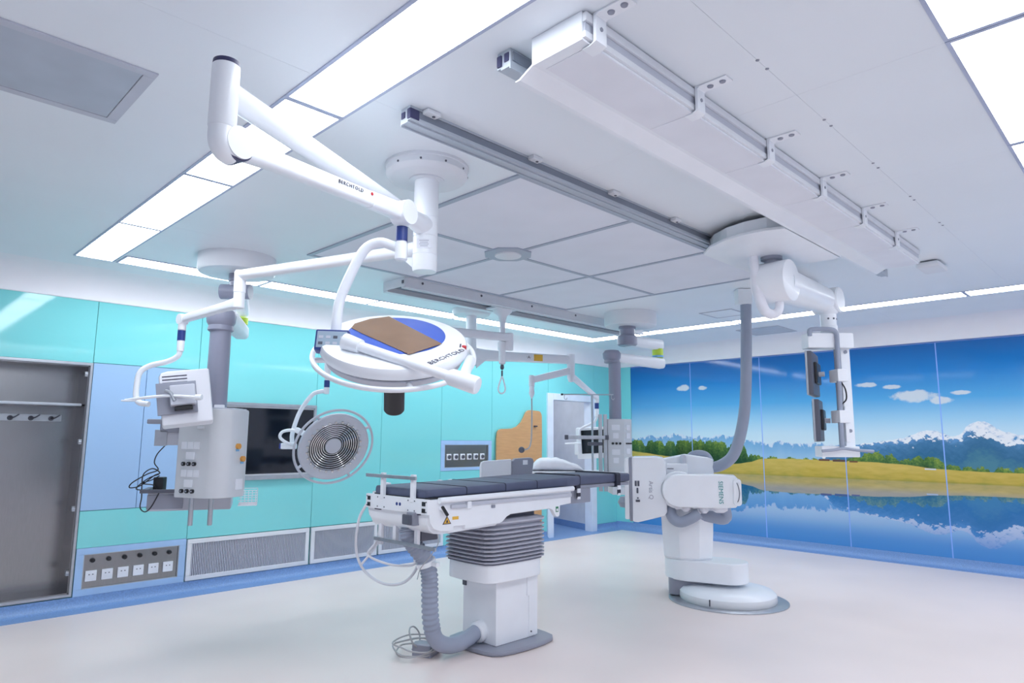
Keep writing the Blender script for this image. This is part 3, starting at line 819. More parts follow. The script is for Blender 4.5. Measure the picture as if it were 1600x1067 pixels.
obj('mount_lever', MB().tube([mp(-.12, -.14, .03), mp(-.09, -.15, .01), mp(-.07, -.15, -.045)], 0.012, 8, 4), 'steel2', mo)

# ================================================================ second surgical light on the rail carriage
s3 = thing('surgical_light', 'smaller tilted surgical light showing its ringed reflector, hung from the far rail', 'surgical light', (3.55, 5.15, 1.05), CR)
def L3(x, y, z): return V((x, y, z - 1.05))
P3 = Matrix.Rotation(-CR, 3, 'Z') @ (V((4.955, 5.10, 0)) - V((3.55, 5.15, 0)))
px_, py_ = P3.x, P3.y
obj('carriage', MB().lathe([(0.03, 2.68), (0.035, 2.72), (0.05, 2.78), (0.10, 2.82), (0.11, 2.845), (0.10, 2.855), (0, 2.855)], L3(px_, py_, 0), n=28).box(L3(px_, py_, 2.86), (0.30, 0.22, 0.03), 0.012, Matrix.Rotation(R(45), 3, 'Z')), 'white2', s3)
obj('carriage_post', MB().lathe([(0.03, 2.70), (0.03, 2.60), (0.034, 2.595), (0.034, 2.50), (0.05, 2.495), (0.05, 2.42), (0.036, 2.40), (0.036, 2.27), (0.02, 2.255), (0, 2.25)], L3(px_, py_, 0), n=24), 'white2', s3)
obj('arm_block', MB().box(L3(px_ + .075, py_, 2.50), (0.09, 0.09, 0.19), 0.02), 'white2', s3)
obj('swivel_hook', MB().lathe([(0, -.03), (.018, -.02), (.022, 0), (.018, .02), (0.008, .035)], L3(px_, py_, 2.225), n=14).cyl(L3(px_, py_, 2.19), L3(px_, py_, 2.13), 0.01, n=10), 'dgrey', s3)
obj('pull_loop', MB().tube([L3(px_, py_, 2.13), L3(px_ - .025, py_, 2.06), L3(px_ - .04, py_, 1.99), L3(px_ - .02, py_, 1.95), L3(px_ + .015, py_, 1.95), L3(px_ + .035, py_, 1.99), L3(px_ + .02, py_, 2.07), L3(px_, py_, 2.13)], 0.008, 8, 5), 'white2', s3)
J = Matrix.Rotation(-CR, 3, 'Z') @ (V((3.84, 5.25, 0)) - V((3.55, 5.15, 0)))
a1 = MB()
beam(a1, L3(px_ + .09, py_, 2.545), L3(J.x, J.y, 2.54), 0.085, 0.085, 0.07, 0.07)
ab = obj('extension_arm', a1, 'white2', s3)
text('lettering', '·A1', 0.045, L3(px_ - .52, py_ - .12, 2.552), (1, .27, 0), (0, 0, 1), 'ink', ab)
obj('elbow_post', MB().lathe([(0.045, 2.58), (0.045, 2.36), (0.035, 2.35)], L3(J.x, J.y, 0), n=20), 'white2', s3)
b3 = MB()
beam(b3, L3(J.x, J.y, 2.40), L3(-.57, 0, 2.14), 0.07, 0.06, 0.055, 0.05)
obj('spring_arm', b3, 'white', s3)
obj('drop_post', MB().lathe([(0.03, 2.17), (0.03, 2.06), (0.024, 2.05), (0.022, 1.99), (0.022, 1.93), (0.026, 1.925), (0.024, 1.87), (0.01, 1.865)], L3(-.57, 0, 0), n=20), 'white', s3)
obj('collar', MB().cyl(L3(-.57, 0, 1.928), L3(-.57, 0, 1.992), 0.0255, n=20), 'navy', s3)
obj('bow_tube', MB().tube([L3(-.565, 0, 1.888), L3(-.62, 0, 1.89), L3(-.70, -.01, 1.855), L3(-.80, -.02, 1.70), L3(-.855, -.02, 1.52), L3(-.858, -.02, 1.42)], 0.02, 12, 6), 'white', s3)
obj('pivot_block', MB().box(L3(-.885, -.02, 1.392), (0.14, 0.055, 0.055), 0.012), 'white', s3)
obj('pivot_cap', MB().box(L3(-.955, -.02, 1.392), (0.022, 0.052, 0.052), 0.008), 'navy', s3)
obj('yoke_loop', MB().tube([L3(-.82, -.03, 1.405), L3(-.88, -.08, 1.42), L3(-.94, -.10, 1.47), L3(-.92, -.10, 1.52), L3(-.84, -.09, 1.535), L3(-.76, -.08, 1.52)], 0.014, 10, 6), 'white', s3)
obj('yoke_block', MB().box(L3(-.755, -.08, 1.515), (0.13, 0.05, 0.05), 0.012, Matrix.Rotation(R(25), 3, 'Y')), 'white', s3)
n3 = V((0.522, -0.743, -0.415)).normalized()
c3 = L3(-.482, 0, 1.39)
hd = obj('lamp_head', MB().lathe([(0, -.10), (.14, -.098), (.24, -.075), (.30, -.035), (.325, -.005), (.325, .012), (.315, .022), (.29, .02), (.255, .010), (.238, .008), (.236, -.03), (.05, -.06), (0, -.06)], c3, n3, 56), 'lgrey', s3)
steps = [(0, -.066), (.2, -.066), (.237, .0)]
for k in range(8):
    r = .235 - k * .0198
    zz_ = .004 - k * .003
    steps += [(r, zz_), (r - .007, zz_ + .004), (r - .012, zz_ - .001), (r - .0198, zz_ - .010)]
for k in range(8):
    obj('dark_reflection_ring', MB().ring(c3 + n3 * (.0 - k * .003), n3, .2205 - k * .0198, .0048, 6, 44), 'black', hd)  # black rings paint the dark reflections between the mirror steps
obj('reflector', MB().lathe(steps + [(.072, -.055), (.0, -.055)], c3, n3, 56), 'mirror', hd)
obj('lamp_hub', MB().lathe([(.076, -.055), (.076, -.012), (.07, -.006), (0, -.004)], c3, n3, 32), 'lgrey', hd)
u3, w3, _ = basis(n3)
for k in range(26):
    a = 2 * math.pi * k / 26
    obj('lens', MB().lathe([(.013, 0), (.011, .006), (0, .009)], c3 + u3 * (.247 * math.cos(a)) + w3 * (.247 * math.sin(a)) + n3 * .009, n3, 8), 'mirror', hd)
obj('handle_ring', MB().ring(c3 + n3 * .01, n3, .362, .0115, 8, 56), 'lgrey', s3)
for k in range(4):
    a = R(35 + 90 * k)
    d_ = u3 * math.cos(a) + w3 * math.sin(a)
    obj('ring_spoke', MB().cyl(c3 + d_ * .31, c3 + d_ * .362 + n3 * .01, 0.013, n=8), 'lgrey', s3)

# ================================================================ arm system in front of the teal wall with hanging cable and small monitor
s4 = thing('ceiling_pendant', 'pale ceiling column with a yellow-labelled beam near the doorway', 'ceiling pendant', (5.02, 5.68, HC), CR)
def L4(x, y, z): return V((x, y, z - HC))
obj('canopy', MB().lathe([(.222, 2.94), (.222, 2.90), (.205, 2.87), (.18, 2.862), (.07, 2.862)], L4(0, 0, 0), n=36), 'offwhite', s4)
obj('column', MB().lathe([(.062, 2.87), (.062, 2.50), (.066, 2.498), (.066, 2.30), (.058, 2.29), (0, 2.288)], L4(0, 0, 0), n=28), 'white2', s4)
q1 = L4(1.18, .45, 2.415)
bm4 = MB()
beam(bm4, L4(0, 0, 2.42), L4(.36, .14, 2.415), 0.15, 0.115, 0.09, 0.08)
beam(bm4, L4(.35, .135, 2.415), q1, 0.115, 0.10, 0.075, 0.07)
be = obj('beam', bm4, 'white2', s4)
obj('arm_gusset', MB().prism([(0, 0), (.12, 0), (0, -.1)], L4(.06, .0, 2.36), (1, .38, 0), (0, 0, 1), .02), 'white2', be)
dq = V((1.18, .45, 0)).normalized(); nq = V((dq.y, -dq.x, 0))
obj('label_plate', MB().box(L4(0, 0, 2.415) + dq * .82 + nq * .037, (0.11, 0.006, 0.075), 0, Matrix.Rotation(math.atan2(dq.y, dq.x), 3, 'Z')), 'yellow', be)
text('lettering', '·A·', 0.05, L4(0, 0, 2.415) + dq * .70 + nq * .0392, dq, Z, 'ink', be)
obj('elbow_post', MB().lathe([(.05, 2.48), (.05, 2.35), (.046, 2.345), (.046, 2.20), (.03, 2.15), (0, 2.145)], L4(1.18, .45, 0), n=24), 'white2', s4)
q2 = L4(.715, .18, 2.15)
b5 = MB(); beam(b5, q1 - Z * .13, q2, 0.085, 0.075, 0.06, 0.055)
obj('spring_arm', b5, 'white2', s4)
cab0 = obj('cable_holder', MB().lathe([(.03, 2.20), (.034, 2.19), (.034, 2.08), (.028, 2.075), (.028, 2.02), (.034, 2.0), (.03, 1.98), (.008, 1.93), (0, 1.93)], L4(.70, .18, 0), n=20), 'white2', s4)
obj('hanging_cable', MB().tube([L4(.70, .18, 1.95), L4(.702, .18, 1.75), L4(.70, .18, 1.55), L4(.69, .18, 1.42), L4(.66, .16, 1.36), L4(.60, .15, 1.345)], 0.0085, 8, 6), 'gcable', s4)
obj('cable_plug', MB().lathe([(0, -.03), (.03, -.025), (.036, 0), (.03, .012), (.018, .016), (.018, .03), (0, .032)], L4(.585, .15, 1.345), (0, -1, 0.1), 18), 'dgrey', s4)
q3 = L4(1.58, 1.15, 2.00)
b6 = MB(); beam(b6, q1 - Z * .19, q3, 0.075, 0.06, 0.055, 0.05)
obj('spring_arm', b6, 'white2', s4)
obj('drop_post', MB().lathe([(.032, 2.03), (.032, 1.94), (.025, 1.935), (.025, 1.86), (.028, 1.855), (.028, 1.76), (.016, 1.75)], L4(1.575, 1.15, 0), n=18), 'white2', s4)
obj('collar', MB().cyl(L4(1.575, 1.15, 1.86), L4(1.575, 1.15, 1.935), 0.0275, n=18), 'navy', s4)
mq = thing('monitor', 'small dark-faced white monitor hanging in front of the doorway', 'monitor', (7.0, 5.4, 1.2), CR)
mq.location = V((5.02, 5.68, 0)) + R2 * 1.575 + F2 * 1.15 + Z * 1.25   # under the drop post
obj('bracket_tube', MB().tube([(0, 0, .52), (-.02, 0, .46), (-.07, 0, .42), (-.17, 0, .375), (-.225, 0, .33), (-.23, 0, .25), (-.225, .04, .17), (-.17, .08, .14)], 0.017, 10, 5), 'white2', mq)
fr4 = obj('housing', MB().box((-.045, .03, .175), (0.44, 0.06, 0.40), 0.02, Matrix.Rotation(R(-3), 3, 'Y')), 'white', mq)
obj('screen', MB().box((-.03, -.002, .19), (0.345, 0.008, 0.295), 0, Matrix.Rotation(R(-3), 3, 'Y')), 'screen', fr4)
obj('handle_bar', MB().cyl((-.42, -.03, .16), (-.22, -.03, .165), 0.012, n=10).box((-.27, -.02, .10), (0.05, 0.04, 0.16), 0.012), 'white', mq)

# ================================================================ supply pendant near the teal wall
s5 = thing('supply_pendant', 'grey-columned supply pendant with socket panels beside the large wall screen', 'supply pendant', (1.95, 4.97, 0.85), CR + R(20))
def L5(x, y, z): return V((x, y, z - 0.85))
def K5(x, y, z): return Matrix.Rotation(R(-20), 3, 'Z') @ V((x, y, z - 0.85))   # ceiling side, turned against the console
obj('canopy', MB().lathe([(.302, 2.94), (.302, 2.82), (.29, 2.803), (.27, 2.80), (.08, 2.80)], K5(-.141, .495, 0), n=44), 'offwhite', s5)
obj('upper_joint', MB().lathe([(.06, 2.81), (.06, 2.74), (.05, 2.735), (.05, 2.70)], K5(-.141, .495, 0), n=24).cyl(K5(-.26, .50, 2.655), K5(-.02, .50, 2.655), 0.062, n=24), 'colgrey', s5)
pa5 = MB(); beam(pa5, K5(-.141, .52, 2.65), K5(-.37, 1.2, 2.63), 0.13, 0.12, 0.15, 0.13)
obj('extension_arm', pa5, 'white2', s5)
obj('arm_joint', MB().cyl(K5(-.37, 1.2, 2.56), K5(-.37, 1.2, 2.50), 0.06, n=20), 'lime', s5)
pa6 = MB(); beam(pa6, K5(-.37, 1.22, 2.43), K5(-.015, .06, 2.36), 0.13, 0.15, 0.13, 0.14)
obj('extension_arm', pa6, 'white2', s5)
obj('column_head', MB().lathe([(.0, 2.40), (.09, 2.395), (.105, 2.36), (.10, 2.31), (.085, 2.285), (.088, 2.27), (.09, 2.25), (.078, 2.24)], L5(-.022, 0, 0), n=32), 'colgrey', s5)
obj('column', MB().lathe([(.073, 2.26), (.076, 1.66)], L5(-.02, 0, 0), n=32), 'colgrey', s5)
obj('column_clip', MB().box(L5(.01, -.07, 1.685), (0.07, 0.03, 0.03), 0.005), 'white2', s5)
poly5 = [(-.255, .05), (-.045, -.125), (.0, -.142), (.05, -.14), (.095, -.118), (.115, -.10), (.205, .02), (.205, .2), (-.2, .24)]
bx5 = obj('console', MB().prism(poly5, L5(0, 0, 1.045), (1, 0, 0), (0, 1, 0), 0.623, 0.006), 'console', s5)
obj('console_cap', MB().prism([(x * .96, y * .96) for x, y in poly5[:-3]] + [(.19, .15), (-.19, .2)], L5(0, 0, 1.667), (1, 0, 0), (0, 1, 0), 0.012, 0.003), 'lgrey', bx5)
f0, f1 = V((-.255, .05, 0)), V((-.045, -.125, 0))
ft = (f1 - f0).normalized(); fn = V((ft.y, -ft.x, 0))
def face5(name, lat, z, w, h, mt, parent, d=0.006):
    t_ = (lat + .255) / (.21)
    p = f0 + (f1 - f0) * t_ + fn * (d / 2 - 0.0005)
    return obj(name, MB().box(L5(p.x, p.y, z), (w, d, h), 0.0015, Matrix.Rotation(math.atan2(ft.y, ft.x), 3, 'Z')), mt, parent)
def outlet5(lat, z):
    p = f0 + (f1 - f0) * ((lat + .255) / .21)
    o = obj('gas_outlet', MB().cyl(L5(p.x, p.y, z), L5(p.x, p.y, z) + fn * .014, 0.0145, n=18), 'black', bx5)
    obj('outlet_centre', MB().cyl(L5(p.x, p.y, z) + fn * .012, L5(p.x, p.y, z) + fn * .018, 0.006, n=10), 'grey', o)
face5('name_plate', -.10, 1.535, .06, .018, 'plate', bx5)
for z in (1.41, 1.215):
    for k in range(3): face5('socket_plate', -.205 + .043 * k + (.01 if z < 1.3 else 0), z, .05, .05, 'plate', bx5)
for z in (1.338, 1.145): face5('socket_plate', -.16, z, .075, .052, 'plate', bx5)
for z in (1.281, 1.092):
    for l in (-.2, -.163, -.126): outlet5(l, z)
g0, g1 = V((.115, -.10, 0)), V((.205, .02, 0))
gt = (g1 - g0).normalized(); gn = V((gt.y, -gt.x, 0))
for s_, z in ((.35, 1.405), (.72, 1.315)):
    p = g0 + (g1 - g0) * s_
    o = obj('amber_socket', MB().cyl(L5(p.x, p.y, z), L5(p.x, p.y, z) + gn * .02, 0.02, n=16), 'amber', bx5)
    obj('socket_tag', MB().box(L5(p.x, p.y, z - .028) + gn * .004, (0.03, 0.006, 0.014), 0, Matrix.Rotation(math.atan2(gt.y, gt.x), 3, 'Z')), 'skyband', o)
p = g0 + (g1 - g0) * .6
obj('socket_plate', MB().box(L5(p.x, p.y, 1.135) + gn * .003, (0.07, 0.008, 0.075), 0.002, Matrix.Rotation(math.atan2(gt.y, gt.x), 3, 'Z')), 'plate', bx5)
obj('lower_pole', MB().lathe([(.0165, 1.06), (.0165, .857), (.015, .852), (0, .852)], L5(-.133, .0, 0), n=16), 'steel2', s5)
obj('lower_pole', MB().lathe([(.0165, 1.06), (.0165, .857), (.015, .852), (0, .852)], L5(-.005, -.02, 0), n=16), 'steel2', s5)
dr = obj('drawer', MB().bx(-.43, .12, .12, .46, 1.0 - .85 - .055, 1.075 - .85, 0.006), 'lgrey', s5)
obj('drawer_front', MB().bx(-.432, -.20, .112, .122, .96 - .85, 1.06 - .85, 0.003), 'grey', dr)
obj('tray_rail', MB().bx(-.475, -.17, .06, .085, 1.075 - .85, 1.10 - .85, 0.005).bx(-.30, -.27, .08, .14, 1.075 - .85, 1.095 - .85, 0.004).bx(-.475, -.44, .08, .42, 1.078 - .85, 1.096 - .85, 0.004), 'dgrey', s5)
obj('side_bracket', MB().bx(-.405, -.25, .08, .22, 1.41 - .85, 1.515 - .85, 0.004), 'lgrey', s5)
obj('bracket_plate', MB().bx(-.41, -.33, .07, .082, 1.405 - .85, 1.52 - .85, 0.003), 'steel2', s5)
obj('side_handle', MB().bx(-.465, -.36, .06, .09, 1.56 - .85, 1.595 - .85, 0.008).bx(-.38, -.2, .07, .10, 1.50 - .85, 1.60 - .85, .004), 'grey', s5)
bk = MB()
for z in (1.085, 1.05, 1.015, .98): bk.tube([L5(.17, .02, z), L5(.30, .02, z), L5(.30, .26, z), L5(.17, .26, z)], 0.0024, 5, 1)
for x in (.19, .215, .24, .265, .29): bk.cyl(L5(x, .02, 1.085), L5(x, .02, .975), 0.0022, n=5)
for y in (.06, .1, .14, .18, .22): bk.cyl(L5(.30, y, 1.085), L5(.30, y, .975), 0.0022, n=5)
for y in (.02, .06, .1, .14, .18, .22, .26): bk.cyl(L5(.17, y, .978), L5(.30, y, .978), 0.0022, n=5)
obj('wire_basket', bk, 'white2', s5)
ad = thing('power_adapter', 'black power adapter with tangled black cable beside the supply pendant', 'adapter', (1.75, 5.27, 1.076), CR)
obj('case', MB().box((-.035, -.06, .055), (0.07, 0.06, 0.105), 0.006), 'black', ad)
random.seed(3)
loop = [(.0, -.10, .33), (-.045, -.11, .27), (-.06, -.11, .21), (-.03, -.11, .16), (-.10, -.12, .13), (-.20, -.12, .07), (-.215, -.12, .035), (-.14, -.12, .05), (-.05, -.12, .12), (-.01, -.12, .14), (-.06, -.13, .17), (-.12, -.13, .13), (-.125, -.13, .05), (-.12, -.13, -.03), (-.125, -.13, -.10), (-.09, -.13, -.13), (-.05, -.13, -.10), (.0, -.13, .0)]
obj('cable', MB().tube(loop, 0.0042, 6, 6).tube([(-.02, -.11, .13), (-.09, -.12, .10), (-.17, -.12, .03), (-.10, -.12, .02), (-.03, -.1, .02)], 0.004, 6, 6).tube([(-.01, -.12, .12), (-.06, -.13, .09), (-.13, -.12, .065), (-.06, -.11, .055), (-.03, -.1, .03)], 0.004, 6, 6), 'black', ad)

# ================================================================ supply pendant near the mural corner
s6 = thing('supply_pendant', 'supply pendant with steel uprights, shelf and drip pole near the mural', 'supply pendant', (6.2, 4.54, 0.87), CR)
def L6(x, y, z): return V((x, y, z - 0.87))
obj('canopy', MB().lathe([(.302, 2.94), (.302, 2.80), (.29, 2.783), (.27, 2.78), (.08, 2.78)], L6(.219, .163, 0), n=44), 'offwhite', s6)
obj('upper_joint', MB().lathe([(.10, 2.79), (.10, 2.755), (.09, 2.75), (.088, 2.68), (.115, 2.66), (.115, 2.57), (.10, 2.555)], L6(.18, .163, 0), n=28), 'colgrey', s6)
p6 = MB(); beam(p6, L6(.19, .18, 2.615), L6(.63, .50, 2.61), 0.13, 0.13, 0.15, 0.14)
obj('extension_arm', p6, 'white', s6)
jt = obj('arm_joint', MB().cyl(L6(.60, .47, 2.56), L6(.60, .47, 2.45), 0.065, n=24), 'lime', s6)
obj('joint_band', MB().cyl(L6(.60, .47, 2.48), L6(.60, .47, 2.455), 0.068, n=24), 'skyband', jt)
p7 = MB(); beam(p7, L6(.64, .49, 2.385), L6(-.03, .02, 2.40), 0.125, 0.11, 0.14, 0.13)
obj('extension_arm', p7, 'white', s6)
obj('column_head', MB().lathe([(0, 2.478), (.08, 2.475), (.105, 2.44), (.10, 2.39), (.085, 2.365), (.09, 2.35), (.088, 2.335), (.07, 2.33)], L6(-.03, 0, 0), n=28), 'colgrey', s6)
obj('column', MB().lathe([(.069, 2.34), (.069, 1.68)], L6(0.0, 0, 0), n=28), 'colgrey', s6)
poly6 = [(-.125, .05), (-.105, -.10), (.075, -.12), (.175, -.04), (.175, .14), (-.10, .16)]
c6 = obj('console', MB().prism(poly6, L6(0, 0, 1.10), (1, 0, 0), (0, 1, 0), 0.595, 0.006), 'console', s6)
ang = math.atan2(-.02, .18)
def face6(name, x, z, w, h, mt):
    y = -.10 + (x + .105) / .18 * -.02
    return obj(name, MB().box(L6(x, y - .003, z), (w, .008, h), 0.0015, Matrix.Rotation(ang, 3, 'Z')), mt, c6)
for z in (1.60, 1.51, 1.33, 1.24): face6('socket_plate', -.015, z, .09 if z in (1.6, 1.33) else .06, .06, 'plate')
for k in range(3):
    obj('gas_outlet', MB().cyl(L6(-.05 + .04 * k, -.10, 1.425), L6(-.05 + .04 * k, -.128, 1.425), 0.013, n=14), 'black', c6)
ang2 = math.atan2(.08, .10)
for z in (1.60, 1.51, 1.34, 1.24): obj('socket_plate', MB().box(L6(.126, -.083, z), (.06, .008, .06), 0.0015, Matrix.Rotation(ang2, 3, 'Z')), 'plate', c6)
for k in range(3):
    obj('gas_outlet', MB().cyl(L6(.10 + .026 * k, -.095 + .021 * k, 1.425), L6(.112 + .026 * k, -.112 + .021 * k, 1.425), 0.0085, n=12), 'black', c6)
for x in (-.185, -.13):
    obj('upright', MB().bx(x - .02, x + .02, -.12, -.08, .905 - .87, 1.745 - .87, 0.004), 'steel2', s6)
obj('cross_rail', MB().bx(-.58, -.10, -.16, -.125, 1.47 - .87, 1.51 - .87, 0.004), 'steel2', s6)
for x in (-.565, -.12): obj('rail_cap', MB().bx(x - .02, x + .02, -.165, -.12, 1.465 - .87, 1.515 - .87, 0.004), 'dgrey', s6)
sh = obj('shelf', MB().bx(-.95, .24, -.20, .22, 1.085 - .87, 1.12 - .87, 0.008), 'white', s6)
obj('drawer', MB().bx(-.07, .24, -.18, .18, .875 - .87, .955 - .87, 0.006), 'offwhite', s6)
ivp = obj('drip_pole', MB().cyl(L6(-.278, -.14, 1.13), L6(-.278, -.14, 1.965), 0.012, n=12), 'steel2', s6)
obj('drip_crossbar', MB().cyl(L6(-.61, -.14, 1.962), L6(-.04, -.14, 1.962), 0.007, n=10), 'steel2', ivp)
for x in (-.585, -.06): obj('drip_hook', MB().tube([L6(x, -.14, 1.96), L6(x, -.14, 1.92), L6(x + .02, -.14, 1.905), L6(x + .03, -.14, 1.925)], 0.004, 6, 4), 'steel2', ivp)
obj('bar_tip', MB().cyl(L6(-.625, -.14, 1.962), L6(-.60, -.14, 1.962), 0.011, n=10), 'black', ivp)
obj('pole_clamp', MB().box(L6(-.265, -.13, 1.42), (0.07, 0.05, 0.04), 0.006).cyl(L6(-.33, -.13, 1.42), L6(-.17, -.13, 1.42), 0.018, n=12), 'dgrey', s6)
# plastic wrapped bundle on the shelf
bu = thing('wrapped_bundle', 'crumpled white plastic-wrapped bundle on the pendant shelf behind the table', 'bundle', (6.2 - .66 * .7071 - 0, 4.54 + .66 * .7071, 1.12), CR)
mbu = MB()
N1, N2 = 18, 10
random.seed(5)
sec = []
for i in range(N1 + 1):
    t_ = i / N1
    x = -.29 + .58 * t_
    hgt = (.13 if t_ < .5 else .13 - .09 * ((t_ - .5) / .5)) * (min(1, t_ * 6) ** .5) * (min(1, (1 - t_) * 10) ** .5) + .012
    ring_ = []
    for k in range(14):
        a = math.pi * 2 * k / 14
        yy, zz_ = math.cos(a), math.sin(a)
        ring_.append(V((x, .15 * yy * (1 + random.uniform(-.06, .06)), max(0.0, hgt * (.5 + .5 * zz_ * (1 + random.uniform(-.1, .1)))))))
    sec.append(ring_)
mbu.loft(sec)
obj('film_wrap', mbu, 'cloth', bu, False, 70)

# ================================================================ monitor boom on the rail carriage
bo = thing('monitor_boom', 'white ceiling carriage with thick swivel arm and monitor frame in front of the mural', 'monitor boom', (4.70, 2.0, 2.8))
edge = [(4.30, 2.345), (4.17, 2.22), (4.09, 2.08), (4.055, 1.93), (4.06, 1.78), (4.10, 1.665)]
poly = edge + [(5.06, 1.665), (5.06, 2.345)]
ca = obj('carriage_plate', MB().prism(poly[::-1], (0, 0, 2.797), (1, 0, 0), (0, 1, 0), 0.02, 0.004), 'white', bo, True)
fas = MB()
inner = [(x + .05, 2.0 + (y - 2.0) * .97) for x, y in edge]
for i in range(len(edge) - 1):
    (xa, ya_), (xb, yb_) = inner[i], inner[i + 1]
    (xc, yc), (xd, yd) = (xb + .02, yb_), (xa + .02, ya_)
    fas.prism([(xa, ya_), (xd, yd), (xc, yc), (xb, yb_)], (0, 0, 2.815), (1, 0, 0), (0, 1, 0), 0.09)
obj('fascia', fas, 'white', bo, True, 60)
obj('carriage_body', MB().bx(4.30, 5.0, 1.74, 2.29, 2.815, 2.90), 'dgrey', bo, True)
obj('swivel', MB().lathe([(.075, 2.80), (.075, 2.775), (.05, 2.77), (.05, 2.72)], (4.70, 2.02, 0), n=24), 'grey', bo, True)
obj('shoulder', MB().lathe([(.148, 0), (.152, .01), (.152, .24), (.13, .25), (0, .25)], (4.72, 1.89, 2.61), (0, 1, 0), 40), 'white', bo, True)
obj('shoulder_cover', MB().lathe([(.0, -.01), (.13, -.008), (.15, 0), (.152, .004)], (4.72, 1.89, 2.61), (0, 1, 0), 40), 'white', bo, True)
obj('boom_arm', MB().lathe([(.138, .0), (.13, .2), (.115, .6), (.102, .92)], (4.74, 2.01, 2.61), (1, -.02, 0), 36), 'white', bo, True)
obj('elbow', MB().lathe([(.095, -.006), (.105, .004), (.105, .2), (.08, .215), (0, .215)], (5.66, 1.885, 2.61), (0, 1, 0), 36), 'white', bo, True)
sv = obj('drop_swivel', MB().lathe([(.085, 2.545), (.075, 2.505), (.062, 2.49), (.06, 2.40), (.066, 2.395), (.066, 2.33)], (5.63, 1.975, 0), n=28), 'white', bo, True)
for a in (200, 240, 280): obj('swivel_screw', MB().cyl((5.63 + .06 * math.cos(R(a)), 1.975 + .06 * math.sin(R(a)), 2.45), (5.63 + .064 * math.cos(R(a)), 1.975 + .064 * math.sin(R(a)), 2.45), .008, n=8), 'dgrey', sv, True)
def LB(x, y, z): return V((5.60, 1.95, 0)) + R2 * x + F2 * y + Z * z
RB = Matrix.Rotation(CR, 3, 'Z')
obj('cross_box', MB().box(LB(-.025, .02, 2.268), (0.37, 0.13, 0.125), 0.012, RB), 'white', bo, True)
up_ = obj('upright_plate', MB().box(LB(.11, 0.03, 1.80), (0.075, 0.035, 0.86), 0.006, RB), 'white', bo, True)
for z in (2.18, 1.55): obj('plate_bolt', MB().cyl(LB(.11, .012, z), LB(.11, .004, z), .014, n=12), 'grey', up_, True)
obj('grab_tube', MB().tube([LB(-.2, -.06, 2.30), LB(-.2, -.06, 2.335), LB(-.185, -.06, 2.352), LB(-.10, -.06, 2.356), LB(-.02, -.06, 2.352), LB(.012, -.06, 2.325), LB(.016, -.06, 2.26), LB(.01, -.06, 1.9), LB(.002, -.06, 1.42)], 0.0175, 14, 6), 'hose', bo, True)
obj('grab_tube', MB().cyl(LB(.055, .06, 2.22), LB(.055, .06, 1.40), .014, n=12), 'hose', bo, True)
obj('tube_clamp', MB().box(LB(.035, -.01, 1.985), (0.085, 0.15, 0.10), 0.008, RB), 'white', bo, True)
obj('tube_clamp', MB().box(LB(.03, -.01, 1.66), (0.085, 0.15, 0.10), 0.008, RB), 'white', bo, True)
obj('mount_plate', MB().box(LB(.06, 0.0, 1.60), (0.03, 0.10, 0.28), 0.006, RB), 'white', bo, True)
obj('handle_bar', MB().tube([LB(-.165, -.08, 1.392), LB(-.08, -.085, 1.40), LB(0, -.085, 1.412), LB(.10, -.085, 1.40), LB(.235, -.08, 1.392)], 0.012, 10, 5), 'hose', bo, True)
obj('base_box', MB().box(LB(0, .02, 1.387), (0.30, 0.13, 0.085), 0.008, RB), 'white', bo, True)
obj('cable', MB().tube([LB(.03, -.03, 1.95), LB(.06, -.05, 1.88), LB(.065, -.05, 1.80), LB(.04, -.03, 1.76)], .006, 6, 5), 'black', bo, True)
obj('wrapped_hose', MB().tube([V((4.60, 2.11, 2.81)), V((4.60, 2.105, 2.70)), V((4.60, 2.10, 2.60)), V((4.61, 2.08, 2.48)), V((4.64, 2.06, 2.395)), V((4.68, 2.02, 2.37)), V((4.71, 1.99, 2.40)), V((4.72, 1.985, 2.47)), V((4.725, 1.985, 2.50))], [.034, .036, .036, .038, .036, .032, .03, .028, .028], 14, 6), 'cloth', bo, True)
def edge_monitor(lat, z0, z1, fwd0, fwd1, yaw_, label):
    mth = thing('flat_monitor', label, 'monitor', LB(lat, (fwd0 + fwd1) / 2, z0), CR + R(yaw_))
    h, w = z1 - z0, fwd1 - fwd0
    b_ = obj('back_shell', MB().box((0, 0, h / 2), (0.04, w, h), 0.008), 'dgrey', mth)
    obj('back_bulge', MB().box((.028, .02, h * .52), (0.03, w * .6, h * .5), 0.01), 'black', b_)
    obj('bezel', MB().box((-.022, 0, h / 2), (0.016, w + .008, h + .006), 0.003), 'steel2', mth)
    obj('screen', MB().box((-.031, 0, h / 2), (0.004, w - .03, h - .03)), 'screen', mth)
    obj('mount_arm', MB().cyl((.02, 0, h / 2), (.085, 0, h / 2), .02, n=12), 'lgrey', mth)
edge_monitor(-.095, 1.835, 2.185, -.06, .36, -31, 'upper flat monitor seen edge-on in the boom frame before the mural')
edge_monitor(-.06, 1.465, 1.80, -.02, .36, -29, 'lower flat monitor seen edge-on in the boom frame before the mural')

